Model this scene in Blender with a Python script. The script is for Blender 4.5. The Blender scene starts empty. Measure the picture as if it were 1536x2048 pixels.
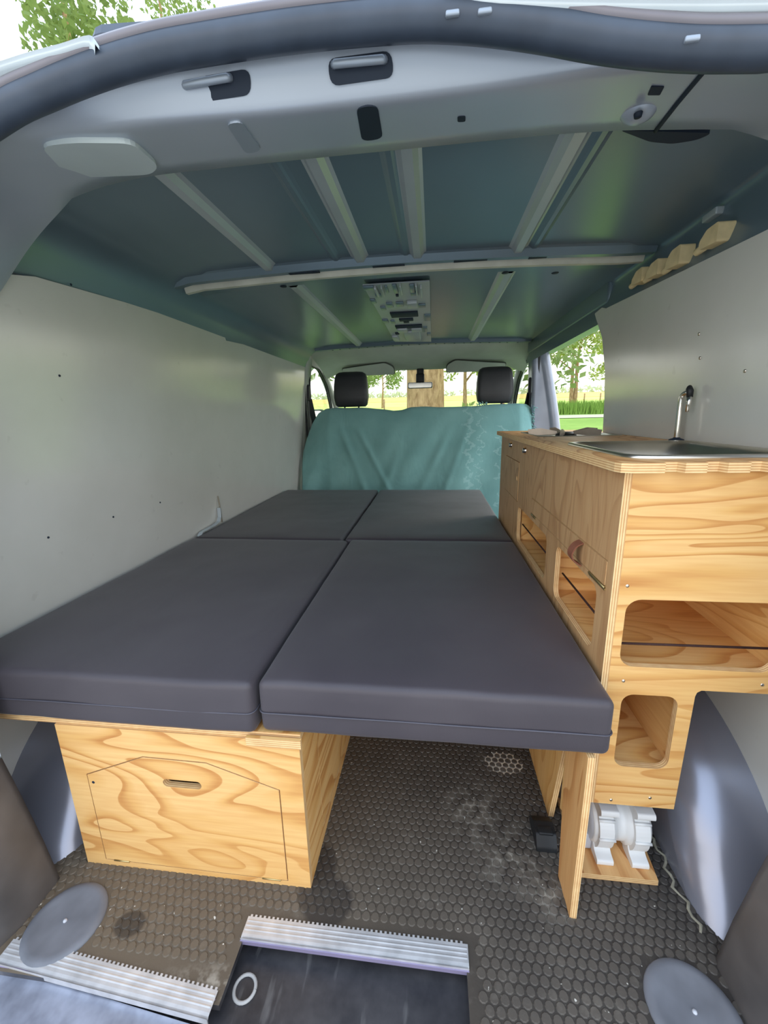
import bpy, bmesh, math, random
import numpy as np
from mathutils import Vector, Matrix, noise, geometry

random.seed(7)
S = bpy.context.scene
COL = S.collection
PI = math.pi

# ------------------------------------------------------------------ camera
YAW, PITCH, ROLL, FPX = math.radians(6.99), math.radians(13.3), math.radians(-1.3), 815.0
CAMP = Vector((0, 0, .92))
_f = Vector((-math.sin(YAW)*math.cos(PITCH), math.cos(YAW)*math.cos(PITCH), -math.sin(PITCH)))
_r = Vector((math.cos(YAW), math.sin(YAW), 0))
_u = _r.cross(_f)
_r2 = _r*math.cos(ROLL) + _u*math.sin(ROLL)
_u2 = -_r*math.sin(ROLL) + _u*math.cos(ROLL)
cd = bpy.data.cameras.new('camera')
cd.sensor_width = 36
cd.lens = FPX*36/2048
cd.clip_start, cd.clip_end = .02, 3000
cam = bpy.data.objects.new('camera', cd)
COL.objects.link(cam)
M = Matrix((_r2, _u2, -_f)).transposed().to_4x4()
M.translation = CAMP
cam.matrix_world = M
S.camera = cam

# ------------------------------------------------------------------ light and exposure
S.view_settings.view_transform = 'Standard'
S.view_settings.look = 'None'
S.view_settings.gamma = 1
S.view_settings.use_curve_mapping = False
S.view_settings.exposure = 1.06
S.cycles.use_denoising = True
S.cycles.max_bounces = 14
S.cycles.diffuse_bounces = 8
S.cycles.sample_clamp_indirect = 8
W = bpy.data.worlds.new('sky')
S.world = W
W.use_nodes = True
wn, wl = W.node_tree.nodes, W.node_tree.links
wn.clear()
wo = wn.new('ShaderNodeOutputWorld'); wb = wn.new('ShaderNodeBackground')
wt = wn.new('ShaderNodeTexCoord'); ws = wn.new('ShaderNodeSeparateXYZ'); wr = wn.new('ShaderNodeValToRGB')
wl.new(wt.outputs['Generated'], ws.inputs[0]); wl.new(ws.outputs[2], wr.inputs[0])
wl.new(wr.outputs[0], wb.inputs[0]); wl.new(wb.outputs[0], wo.inputs[0])
wr.color_ramp.elements[0].position = 0; wr.color_ramp.elements[0].color = (1, .955, .89, 1)
wr.color_ramp.elements[1].position = .6; wr.color_ramp.elements[1].color = (.66, .80, 1, 1)
wb.inputs[1].default_value = 1.35

sun = bpy.data.lights.new('sun', 'SUN'); sun.energy = 1.2; sun.angle = math.radians(20); sun.color = (1, .9, .7)
so = bpy.data.objects.new('sun', sun); COL.objects.link(so)
so.rotation_euler = (math.radians(48), 0, math.radians(120))

# ------------------------------------------------------------------ helpers
def lin(c):
    return tuple((v/12.92 if v <= .04045 else ((v+.055)/1.055)**2.4) for v in c)
def rgb(r, g, b):
    return lin((r/255, g/255, b/255)) + (1,)

def at(px_, py_, **k):
    """the point of a given plane that a pixel of the photograph shows"""
    d = _f + _r2*((px_-768)/FPX) + _u2*((1024-py_)/FPX)
    a = list(k)[0]; i = 'xyz'.index(a)
    t = (k[a]-CAMP[i])/d[i]
    return CAMP + d*t

class Mat:
    def __init__(s, name):
        s.m = bpy.data.materials.new(name); s.m.use_nodes = True
        s.n, s.l = s.m.node_tree.nodes, s.m.node_tree.links
        s.b = s.n['Principled BSDF']
    def node(s, t, **k):
        n = s.n.new(t)
        for a, v in k.items(): setattr(n, a, v)
        return n
    def obj(s, scale=(1, 1, 1), loc=(0, 0, 0), rot=(0, 0, 0)):
        t = s.node('ShaderNodeTexCoord'); mp = s.node('ShaderNodeMapping')
        mp.inputs['Scale'].default_value = scale; mp.inputs['Location'].default_value = loc
        mp.inputs['Rotation'].default_value = rot
        s.l.new(t.outputs['Object'], mp.inputs[0])
        return mp.outputs[0]
    def noise(s, vec, scale, detail=2, rough=.5, dist=0):
        n = s.node('ShaderNodeTexNoise')
        n.inputs['Scale'].default_value = scale; n.inputs['Detail'].default_value = detail
        n.inputs['Roughness'].default_value = rough; n.inputs['Distortion'].default_value = dist
        s.l.new(vec, n.inputs['Vector'])
        return n.outputs['Fac']
    def math(s, op, a, b=None, clamp=False):
        n = s.node('ShaderNodeMath', operation=op, use_clamp=clamp)
        for i, v in enumerate((a, b)):
            if v is None: continue
            if isinstance(v, (int, float)): n.inputs[i].default_value = v
            else: s.l.new(v, n.inputs[i])
        return n.outputs[0]
    def ramp(s, fac, stops, interp='LINEAR'):
        n = s.node('ShaderNodeValToRGB'); cr = n.color_ramp; cr.interpolation = interp
        while len(cr.elements) < len(stops): cr.elements.new(.5)
        for e, (p, c) in zip(cr.elements, stops):
            e.position = p; e.color = c if len(c) == 4 else tuple(c)+(1,)
        s.l.new(fac, n.inputs[0])
        return n.outputs[0]
    def mix(s, fac, a, b, mode='MIX'):
        n = s.node('ShaderNodeMix', data_type='RGBA', blend_type=mode)
        for key, v in ((0, fac), (6, a), (7, b)):
            if isinstance(v, (int, float)): n.inputs[key].default_value = v
            elif isinstance(v, tuple): n.inputs[key].default_value = v
            else: s.l.new(v, n.inputs[key])
        return n.outputs[2]
    def bump(s, h, strength=.2, dist=.002):
        n = s.node('ShaderNodeBump'); n.inputs['Strength'].default_value = strength
        n.inputs['Distance'].default_value = dist
        s.l.new(h, n.inputs['Height']); s.l.new(n.outputs[0], s.b.inputs['Normal'])
    def base(s, c):
        if isinstance(c, tuple): s.b.inputs['Base Color'].default_value = c
        else: s.l.new(c, s.b.inputs['Base Color'])
    def set(s, rough=.5, metal=0, spec=.5, coat=0, coat_rough=.1, sheen=0):
        s.b.inputs['Roughness'].default_value = rough; s.b.inputs['Metallic'].default_value = metal
        s.b.inputs['Specular IOR Level'].default_value = spec
        s.b.inputs['Coat Weight'].default_value = coat; s.b.inputs['Coat Roughness'].default_value = coat_rough
        s.b.inputs['Sheen Weight'].default_value = sheen
        return s.m

def plain(name, c, rough=.5, metal=0, spec=.5, vary=.06, nscale=6, bump=0, bscale=200, coat=0):
    m = Mat(name); v = m.obj()
    f = m.noise(v, nscale, 3)
    d = tuple(max(0, x*(1-vary*2)) for x in c[:3])+(1,)
    u = tuple(min(1, x*(1+vary*2)) for x in c[:3])+(1,)
    m.base(m.ramp(f, [(.3, d), (.7, u)]))
    if bump: m.bump(m.noise(v, bscale, 2), bump, .001)
    return m.set(rough, metal, spec, coat)

_wood = {}
def wood(grain='x', seed=0, tone=0, streak=1.0):
    """pine plywood with a figured face; the grain runs along one axis"""
    k = (grain, seed, tone, streak)
    if k in _wood: return _wood[k]
    m = Mat('pine_ply_'+grain)
    sc = [7*streak]*3; sc['xyz'.index(grain)] = 1.9/streak
    v = m.obj(tuple(sc), (seed*3.17, seed*1.31, seed*2.23))
    n = m.noise(v, 1.0, 1.6, .4, .5)
    band = m.math('FRACT', m.math('MULTIPLY', n, 11))
    light, mid, dark = ((rgb(225, 181, 120), rgb(216, 167, 102), rgb(194, 138, 78)) if tone == 0 else (rgb(200, 160, 116), rgb(194, 152, 108), rgb(178, 136, 94)) if tone == 2 else  # second set: same ply, shade of the kitchen front put into the colour
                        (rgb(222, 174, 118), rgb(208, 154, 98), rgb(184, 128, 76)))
    c1 = m.ramp(band, [(0, light), (.45, light), (.72, mid), (.9, dark), (.97, dark), (1, light)])
    big = m.noise(v, .55, 1)
    c2 = m.mix(m.math('MULTIPLY', m.ramp(big, [(.45, (0, 0, 0)), (.62, (1, 1, 1))]), .45), c1, mid)
    fine = m.noise(m.obj({'x': (10, 160, 160), 'y': (160, 10, 160), 'z': (160, 160, 10)}[grain]), 1, 2)
    c3 = m.mix(.22, c2, m.ramp(fine, [(.3, rgb(150, 105, 60)), (.7, rgb(255, 240, 215))]), 'SOFT_LIGHT')
    m.base(c3)
    m.bump(fine, .08, .001)
    _wood[k] = m.set(.48, 0, .35)
    return _wood[k]

_edge = {}
def ply_edge(axis):
    if axis in _edge: return _edge[axis]
    m = Mat('ply_edge_'+axis)
    t = m.node('ShaderNodeTexCoord'); s_ = m.node('ShaderNodeSeparateXYZ')
    m.l.new(t.outputs['Object'], s_.inputs[0])
    f = m.math('FRACT', m.math('MULTIPLY', s_.outputs['xyz'.index(axis)], 250))
    n = m.noise(m.obj((60, 60, 60)), 1, 2)
    c = m.ramp(f, [(0, rgb(232, 202, 154)), (.5, rgb(226, 192, 140)), (.55, rgb(200, 156, 108)), (1, rgb(194, 150, 102))])
    m.base(m.mix(.25, c, m.ramp(n, [(.3, rgb(150, 100, 60)), (.7, rgb(255, 240, 215))]), 'SOFT_LIGHT'))
    _edge[axis] = m.set(.6, 0, .3)
    return _edge[axis]

class MB:
    """vertices and faces in world coordinates; build() moves them to the owner's origin"""
    def __init__(s): s.v, s.f, s.mi, s.sm = [], [], [], []
    def add(s, vs, fs, mi=0, sm=False):
        o = len(s.v); s.v += [tuple(v) for v in vs]
        for f in fs: s.f.append(tuple(i+o for i in f)); s.mi.append(mi); s.sm.append(sm)
        return s
    def box(s, x0, x1, y0, y1, z0, z1, mi=0, bev=0):
        if bev:
            bm = bmesh.new()
            bmesh.ops.create_cube(bm, size=1)
            for v in bm.verts:
                v.co = Vector(((x0+x1)/2+v.co.x*(x1-x0), (y0+y1)/2+v.co.y*(y1-y0), (z0+z1)/2+v.co.z*(z1-z0)))
            bmesh.ops.bevel(bm, geom=bm.edges[:], offset=bev, segments=3, affect='EDGES', profile=.5)
            s.bm(bm, mi, True); return s
        vs = [(x, y, z) for z in (z0, z1) for y in (y0, y1) for x in (x0, x1)]
        return s.add(vs, [(0, 2, 3, 1), (4, 5, 7, 6), (0, 1, 5, 4), (2, 6, 7, 3), (0, 4, 6, 2), (1, 3, 7, 5)], mi)
    def bm(s, bm, mi=0, sm=False):
        bm.verts.index_update()
        s.add([v.co[:] for v in bm.verts], [[v.index for v in f.verts] for f in bm.faces], mi, sm); bm.free()
    def plate(s, loops, axis, a, b, fmap=None, mi=0, me=1):
        """flat outline with holes, extruded from a to b along axis; fmap bends the points"""
        def P(p, h):
            q = {'x': (h, p[0], p[1]), 'y': (p[0], h, p[1]), 'z': (p[0], p[1], h)}[axis]
            return fmap(*q) if fmap else q
        flat = [p for l in loops for p in l]
        tris = geometry.tessellate_polygon([[Vector((p[0], p[1], 0)) for p in l] for l in loops])
        n = len(flat)
        flip = {'x': 1, 'y': -1, 'z': 1}[axis]*(1 if b > a else -1)
        fs = []
        for t in tris:
            p, q, r = (flat[i] for i in t)
            ar = (q[0]-p[0])*(r[1]-p[1])-(q[1]-p[1])*(r[0]-p[0])
            if abs(ar) < 1e-14: continue
            if ar*flip < 0: t = t[::-1]
            fs.append(tuple(i+n for i in t)); fs.append(tuple(t[::-1]))
        s.add([P(p, a) for p in flat]+[P(p, b) for p in flat], fs, mi)
        o = 0; fs = []
        for li, l in enumerate(loops):
            k = len(l)
            ar = sum(l[i][0]*l[(i+1) % k][1]-l[(i+1) % k][0]*l[i][1] for i in range(k))
            sign = (1 if ar > 0 else -1)*flip*(1 if li == 0 else -1)
            for i in range(k):
                j = (i+1) % k
                q = (o+i, o+j, o+j+n, o+i+n)
                fs.append(q if sign > 0 else q[::-1])
            o += k
        s.add([P(p, a) for p in flat]+[P(p, b) for p in flat], fs, me)
        return s
    def grid(s, rows, mi=0, sm=True, closed=False, flip=False):
        n, k = len(rows), len(rows[0])
        vs = [p for r in rows for p in r]; fs = []
        for i in range(n-1):
            for j in range(k if closed else k-1):
                q = (i*k+j, i*k+(j+1) % k, (i+1)*k+(j+1) % k, (i+1)*k+j)
                fs.append(q[::-1] if flip else q)
        return s.add(vs, fs, mi, sm)
    def tube(s, pts, r, n=10, mi=0, caps=True, flat=1.0):
        pts = [Vector(p) for p in pts]
        rs = r if isinstance(r, (list, tuple)) else [r]*len(pts)
        t = (pts[1]-pts[0]).normalized()
        up = Vector((0, 0, 1)) if abs(t.z) < .9 else Vector((1, 0, 0))
        a = t.cross(up).normalized(); rows = []
        for i, p in enumerate(pts):
            t = (pts[min(i+1, len(pts)-1)]-pts[max(i-1, 0)]).normalized()
            a = (a-t*a.dot(t)).normalized(); b = t.cross(a)
            rows.append([tuple(p+(a*math.cos(2*PI*j/n)+b*math.sin(2*PI*j/n)*flat)*rs[i]) for j in range(n)])
        o = len(s.v)
        s.grid(rows, mi, True, True)
        if caps:
            k = (len(pts)-1)*n
            s.f.append(tuple(o+j for j in range(n))[::-1]); s.mi.append(mi); s.sm.append(False)
            s.f.append(tuple(o+k+j for j in range(n))); s.mi.append(mi); s.sm.append(False)
        return s
    def lathe(s, prof, c, axis='z', n=28, mi=0, sm=True):
        rows = []
        for r, h in prof:
            row = []
            for j in range(n):
                a = 2*PI*j/n; u, w = r*math.cos(a), r*math.sin(a)
                q = {'z': (u, w, h), 'y': (u, h, -w), 'x': (h, u, w)}[axis]
                row.append((c[0]+q[0], c[1]+q[1], c[2]+q[2]))
            rows.append(row)
        return s.grid(rows, mi, sm, True, False)
    def ribbon(s, pts, width, thick, mi=0):
        """flat strap through pts; width is a vector"""
        w = Vector(width)/2; rows = []
        pts = [Vector(p) for p in pts]
        for i, p in enumerate(pts):
            t = (pts[min(i+1, len(pts)-1)]-pts[max(i-1, 0)]).normalized()
            nrm = t.cross(w).normalized()*thick/2
            rows.append([tuple(p-w-nrm), tuple(p+w-nrm), tuple(p+w+nrm), tuple(p-w+nrm)])
        o = len(s.v); s.grid(rows, mi, False, True)
        for k in (0, (len(pts)-1)*4):
            s.f.append((o+k, o+k+1, o+k+2, o+k+3)); s.mi.append(mi); s.sm.append(False)
        return s
    def build(s, name, mats, parent=None, loc=None):
        if not isinstance(mats, (list, tuple)): mats = [mats]
        org = Vector(loc) if loc is not None else (Vector(parent['_o']) if parent is not None else Vector((0, 0, 0)))
        me = bpy.data.meshes.new(name)
        me.from_pydata([(v[0]-org.x, v[1]-org.y, v[2]-org.z) for v in s.v], [], s.f)
        for m in mats: me.materials.append(m)
        nm = len(mats)-1
        me.polygons.foreach_set('material_index', [min(i, nm) for i in s.mi])
        me.polygons.foreach_set('use_smooth', s.sm)
        bm = bmesh.new(); bm.from_mesh(me)
        bmesh.ops.remove_doubles(bm, verts=bm.verts, dist=1e-6) if len(s.v) < 60000 else None
        if len(s.v) < 60000: bmesh.ops.recalc_face_normals(bm, faces=bm.faces) if s.fix else None
        bm.to_mesh(me); bm.free()
        o = bpy.data.objects.new(name, me); COL.objects.link(o)
        o['_o'] = tuple(org)
        if parent is not None: o.parent = parent
        else: o.location = org
        return o
    fix = True

def box(*a, **k): return MB().box(*a, **k)
def rrect(x0, x1, y0, y1, r, n=6):
    out = []
    for cx, cy, a0 in ((x1-r, y0+r, -90), (x1-r, y1-r, 0), (x0+r, y1-r, 90), (x0+r, y0+r, 180)):
        for i in range(n+1):
            a = math.radians(a0+90*i/n); out.append((cx+r*math.cos(a), cy+r*math.sin(a)))
    return out
def rpoly(pts, r=.02, n=4):
    """polygon with rounded corners"""
    out = []; k = len(pts)
    for i in range(k):
        p, c, q = (Vector(pts[j % k]) for j in (i-1, i, i+1))
        d = min(r, (p-c).length*.45, (q-c).length*.45)
        a, b = c+(p-c).normalized()*d, c+(q-c).normalized()*d
        for j in range(n+1):
            t = j/n; out.append(tuple(a*(1-t)**2+c*2*t*(1-t)+b*t*t))
    return out
def smooth(pts, n=6):
    """Catmull-Rom through the points"""
    P = [Vector(p) for p in pts]; out = []
    for i in range(len(P)-1):
        a, b, c, d = P[max(i-1, 0)], P[i], P[i+1], P[min(i+2, len(P)-1)]
        for j in range(n):
            t = j/n
            out.append(.5*((2*b)+(c-a)*t+(2*a-5*b+4*c-d)*t*t+(3*b-a-3*c+d)*t**3))
    out.append(P[-1]); return out

def tag(o, label=None, cat=None, group=None, kind=None):
    for k, v in (('label', label), ('category', cat), ('group', group), ('kind', kind)):
        if v: o[k] = v
    return o
def thing(name, label, cat, loc, group=None):
    o = bpy.data.objects.new(name, None); COL.objects.link(o)
    o.location = loc; o.empty_display_size = .05; o['_o'] = tuple(loc)
    return tag(o, label, cat, group)
def struct(o, label=None, cat=None): return tag(o, label, cat, None, 'structure')

# ------------------------------------------------------------------ materials
def wall_paint():
    m = Mat('white_lining_panel'); v = m.obj()
    f = m.noise(v, 3, 4, .6)
    spot = m.noise(v, 22, 3, .6)
    c = m.ramp(f, [(.3, rgb(198, 198, 190)), (.7, rgb(207, 207, 200))])
    m.base(m.mix(m.math('MULTIPLY', m.ramp(spot, [(.68, (0, 0, 0)), (.75, (1, 1, 1))]), .12), c, rgb(120, 116, 105)))
    return m.set(.18, 0, .8)
M_WALL = wall_paint()
M_BODY = plain('blue_grey_body_paint', rgb(150, 160, 172), .34, .3, .5, .03, 3)
M_ROOF = plain('blue_grey_roof_paint', rgb(112, 130, 140), .28, .35, .5, .03, 3)
M_RIB = plain('lit_rib_paint', rgb(176, 184, 186), .36, .3, .5, .03, 5)  # roof paint made paler, light on the rib faces put into the colour
M_BEAM = plain('pale_sealer_strip', rgb(200, 200, 185), .55, 0, .4, .06, 14)
M_HDR = plain('header_paint', rgb(172, 180, 190), .3, .3, .5, .03, 3)
M_DARK = plain('dark_hole_inside', rgb(30, 40, 54), .6, 0, .3, .05)
M_RUBBER = plain('flare_tinted_rubber', rgb(58, 68, 82), .42, 0, .5, .08, 20)  # black rubber with the blue-grey of lens flare put into its colour
M_ARCH = plain('grey_wheel_arch_paint', rgb(150, 152, 164), .27, .5, .5, .03, 4)
M_PILLAR = plain('scuffed_dark_trim', rgb(86, 82, 80), .42, 0, .5, .16, 9, .15, 90)
M_CAB = plain('light_grey_headliner', rgb(186, 190, 180), .8, 0, .2, .03, 8)
M_BLACK = plain('black_plastic', rgb(34, 36, 38), .5, 0, .4, .08)
M_SEAT = plain('charcoal_seat_leather', rgb(50, 52, 54), .48, 0, .5, .08, 10, .15, 300)
M_CHROME = plain('chrome', rgb(225, 222, 215), .12, 1, .5, .02)
M_STEEL = plain('brushed_steel', rgb(214, 204, 188), .3, 1, .5, .05, 9)
M_DULL = plain('dull_hob_steel', rgb(176, 164, 150), .45, .6, .5, .06, 20)
M_ALU = plain('worn_aluminium', rgb(205, 204, 204), .5, .55, .5, .08, 30, .1, 120)
M_LEATHER = plain('brown_leather', rgb(138, 84, 62), .6, 0, .4, .08, 40, .1, 300)
M_CORD = plain('brown_elastic_cord', rgb(62, 42, 38), .7, 0, .2, .1, 80)
M_BRASS = plain('brass_hinge', rgb(190, 170, 120), .35, .9, .5, .05)
M_CAP = plain('scuffed_grey_cap', rgb(112, 114, 120), .5, 0, .4, .1, 16, .1, 100)
M_WHITEPL = plain('white_plastic', rgb(226, 226, 224), .35, 0, .5, .03, 8)
M_FROST = plain('frosted_grey_plastic', rgb(190, 192, 198), .4, 0, .5, .06, 8)
M_LENS = plain('pale_lamp_lens', rgb(190, 200, 200), .3, 0, .5, .03)
M_GAP = plain('shadow_gap_filler', rgb(70, 50, 34), .9, 0, .1, .05)  # dark backing sheets behind panel gaps, shade put into their colour
M_BODYLIGHT = plain('pale_outer_body_paint', rgb(190, 200, 205), .25, .2, .5, .03)
M_PINE = plain('raw_pale_pine', rgb(226, 206, 158), .6, 0, .3, .06, 30)

def glass():
    m = Mat('clear_glass')
    o = m.n['Material Output']
    t = m.node('ShaderNodeBsdfTransparent'); g = m.node('ShaderNodeBsdfGlossy'); mx = m.node('ShaderNodeMixShader')
    lw = m.node('ShaderNodeLayerWeight')
    t.inputs[0].default_value = (.95, .98, .96, 1); g.inputs['Roughness'].default_value = .02
    m.l.new(m.math('ADD', m.math('MULTIPLY', m.math('POWER', lw.outputs['Facing'], 5), .5), .03), mx.inputs[0]); m.l.new(t.outputs[0], mx.inputs[1]); m.l.new(g.outputs[0], mx.inputs[2])
    m.l.new(mx.outputs[0], o.inputs[0])
    return m.m
M_GLASS = glass()

def cushion_cloth():
    m = Mat('charcoal_cushion_fabric'); v = m.obj()
    w = m.node('ShaderNodeTexWave'); w.inputs['Scale'].default_value = 320; m.l.new(v, w.inputs[0])
    f = m.noise(v, 4, 3)
    m.base(m.ramp(f, [(.3, rgb(60, 54, 60)), (.7, rgb(70, 64, 69))]))
    big = m.noise(m.obj((6, 2.5, 6), (0, 0, 0), (0, 0, .5)), 1, 3, .55, .6)
    h = m.math('ADD', m.math('MULTIPLY', w.outputs['Fac'], .04), m.math('MULTIPLY', big, 1.0))
    m.bump(h, .35, .012)
    return m.set(.46, 0, .5, sheen=.12)
M_CUSH = cushion_cloth()
M_PIPE = plain('dark_cushion_seam', rgb(78, 76, 84), .5, 0, .4, .05)

def blanket_cloth():
    m = Mat('teal_woven_blanket'); v = m.obj()
    f = m.noise(v, 5, 4)
    c = m.ramp(f, [(.3, rgb(118, 166, 163)), (.7, rgb(134, 182, 178))])
    # woven zigzag leaf stripes on the right half
    z = m.obj((1, 1, 1))
    sp = m.node('ShaderNodeSeparateXYZ'); m.l.new(z, sp.inputs[0])
    X, Z = sp.outputs[0], sp.outputs[2]
    zig = m.math('MULTIPLY', m.math('PINGPONG', Z, .045), 1.2)
    jag = m.math('MULTIPLY', m.noise(v, 40, 2), .10)
    def stripe(x0, w):
        d = m.math('ABSOLUTE', m.math('SUBTRACT', m.math('SUBTRACT', m.math('SUBTRACT', X, zig), jag), x0))
        return m.math('LESS_THAN', d, w)
    mask = m.math('MAXIMUM', stripe(.26, .014), m.math('MAXIMUM', stripe(.335, .006), m.math('MULTIPLY', stripe(.47, .01), m.math('GREATER_THAN', m.noise(v, 9, 2), .5))))
    mask = m.math('MULTIPLY', mask, m.math('GREATER_THAN', m.noise(v, 30, 2), .38))
    c = m.mix(m.math('MULTIPLY', mask, .3), c, rgb(186, 222, 218))
    m.base(c)
    w1 = m.node('ShaderNodeTexWave'); w1.inputs['Scale'].default_value = 120; m.l.new(v, w1.inputs[0])
    wr = m.noise(m.obj((7, 7, 3.5), (0, 0, 0), (0, .5, 0)), 1, 3, .5, .8)
    m.bump(m.math('ADD', m.math('MULTIPLY', w1.outputs['Fac'], .05), wr), .5, .02)
    return m.set(.75, 0, .25, sheen=.25)
M_BLANKET = blanket_cloth()

def blobs(m, X, Y, pts):
    out = None
    for cx, cy, rx, ry in pts:
        a = m.math('DIVIDE', m.math('SUBTRACT', X, cx), rx); b = m.math('DIVIDE', m.math('SUBTRACT', Y, cy), ry)
        d = m.math('SQRT', m.math('ADD', m.math('MULTIPLY', a, a), m.math('MULTIPLY', b, b)))
        g = m.math('SUBTRACT', 1, d, True)
        out = g if out is None else m.math('MAXIMUM', out, g)
    return out
def floor_mat(groove):
    m = Mat('rubber_mat_groove' if groove else 'rubber_mat_stud'); v = m.obj()
    sp = m.node('ShaderNodeSeparateXYZ'); m.l.new(v, sp.inputs[0]); X, Y = sp.outputs[0], sp.outputs[1]
    n1 = m.noise(v, 5, 4, .6)
    dust = m.noise(v, 26, 4, .7)
    if groove: c = m.ramp(n1, [(.3, rgb(50, 46, 43)), (.7, rgb(68, 62, 56))])
    else: c = m.ramp(n1, [(.3, rgb(70, 66, 62)), (.7, rgb(94, 87, 79))])
    # brown dust over the left half of the mat
    bm_ = m.math('MULTIPLY', m.math('SUBTRACT', .25, X, True), 1.2, True)
    c = m.mix(m.math('MULTIPLY', bm_, .75), c, rgb(112, 98, 80))
    c = m.mix(m.math('MULTIPLY', m.ramp(dust, [(.55, (0, 0, 0)), (.75, (1, 1, 1))]), .25), c, rgb(140, 132, 120))
    # chalky residue
    chalk = blobs(m, X, Y, [(.185, .94, .07, .055), (.10, .80, .09, .12), (.17, .70, .1, .1), (.235, .64, .06, .07), (-.30, .445, .16, .03)])
    cn = m.noise(v, 34, 3, .65)
    cm = m.math('MULTIPLY', chalk, m.ramp(cn, [(.45, (0, 0, 0)), (.6, (1, 1, 1))]))
    if groove:
        c = m.mix(m.math('MULTIPLY', cm, .8, True), c, rgb(190, 182, 166))
        white = blobs(m, X, Y, [(.195, .945, .06, .045)])
        c = m.mix(m.math('GREATER_THAN', m.math('MULTIPLY', white, m.math('ADD', cn, .2)), .12), c, rgb(238, 230, 212))
    else:
        c = m.mix(m.math('MULTIPLY', cm, .25, True), c, rgb(180, 172, 156))
    # dried sealer along the right wheel arch and little light specks
    speck = m.noise(v, 110, 2, .5)
    c = m.mix(m.ramp(speck, [(.735, (0, 0, 0)), (.76, (1, 1, 1))]), c, rgb(205, 200, 188))
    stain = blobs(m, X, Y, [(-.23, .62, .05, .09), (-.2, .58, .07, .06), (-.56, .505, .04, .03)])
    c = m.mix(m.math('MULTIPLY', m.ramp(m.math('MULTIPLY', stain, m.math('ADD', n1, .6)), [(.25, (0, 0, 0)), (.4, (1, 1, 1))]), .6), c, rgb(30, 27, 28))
    m.base(c)
    m.bump(m.noise(v, 240, 3, .6), .25, .001)
    return m.set(.5 if not groove else .65, 0, .4)
M_MAT, M_STUD = floor_mat(True), floor_mat(False)
def step_mat():
    m = Mat('scuffed_black_step'); v = m.obj()
    a = m.noise(v, 9, 5, .65); b = m.noise(m.obj((40, 8, 1)), 1, 3)
    c = m.ramp(a, [(.35, rgb(40, 40, 44)), (.65, rgb(72, 70, 72)), (.8, rgb(110, 106, 104))])
    c = m.mix(m.math('MULTIPLY', m.ramp(b, [(.62, (0, 0, 0)), (.75, (1, 1, 1))]), .3), c, rgb(150, 148, 146))
    m.base(c); m.bump(a, .2, .002)
    return m.set(.4, 0, .5)
M_STEP = step_mat()

def grass_mat(name, c1, c2, sc=.6, fine=30):
    m = Mat(name); v = m.obj()
    a = m.noise(v, sc, 4, .6); b = m.noise(v, fine, 3, .7)
    m.base(m.mix(m.math('MULTIPLY', b, .5), m.ramp(a, [(.3, c1), (.7, c2)]), tuple(x*.55 for x in c1[:3])+(1,)))
    return m.set(.9, 0, .1)
M_LAWN = grass_mat('mown_grass', rgb(112, 146, 62), rgb(140, 170, 82), .35, 3)
M_FIELD = grass_mat('ripe_field', rgb(212, 180, 92), rgb(226, 196, 116), .02, .5)
M_MEADOW = grass_mat('light_meadow', rgb(190, 214, 100), rgb(210, 226, 124), .05, .8)
M_TRACK = grass_mat('pale_gravel', rgb(176, 176, 150), rgb(190, 190, 164), .4, 8)
def leaf_mat(name, a, b):
    m = Mat(name); f = m.noise(m.obj(), 1.3, 3)
    m.base(m.ramp(f, [(.35, a), (.65, b)]))
    m.b.inputs['Transmission Weight'].default_value = 0
    o = m.n['Material Output']; tr = m.node('ShaderNodeBsdfTranslucent'); mx = m.node('ShaderNodeMixShader')
    tr.inputs[0].default_value = tuple(min(1, x*1.3) for x in b[:3])+(1,); mx.inputs[0].default_value = .4
    m.l.new(m.b.outputs[0], mx.inputs[1]); m.l.new(tr.outputs[0], mx.inputs[2]); m.l.new(mx.outputs[0], o.inputs[0])
    return m.set(.6, 0, .3)
M_LEAF = [leaf_mat('yellow_green_leaf', rgb(104, 126, 56), rgb(158, 168, 84)), leaf_mat('mid_leaf', rgb(88, 112, 58), rgb(132, 148, 84)),
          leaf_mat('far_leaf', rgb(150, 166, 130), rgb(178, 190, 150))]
def bark():
    m = Mat('brown_bark'); f = m.noise(m.obj((10, 10, 4)), 1, 5, .65, .5)
    m.base(m.ramp(f, [(.3, rgb(120, 92, 62)), (.7, rgb(186, 156, 116))])); m.bump(f, .8, .04)
    return m.set(.9, 0, .1)
M_BARK = bark()

# ================================================================== SETTING
XM = -.085                                     # middle of the van
def xl(z): return -.955+max(0, z-.44)*.0756     # left lining panel leans in
def xr(z): return .634-max(0, z-.44)*.030

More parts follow.
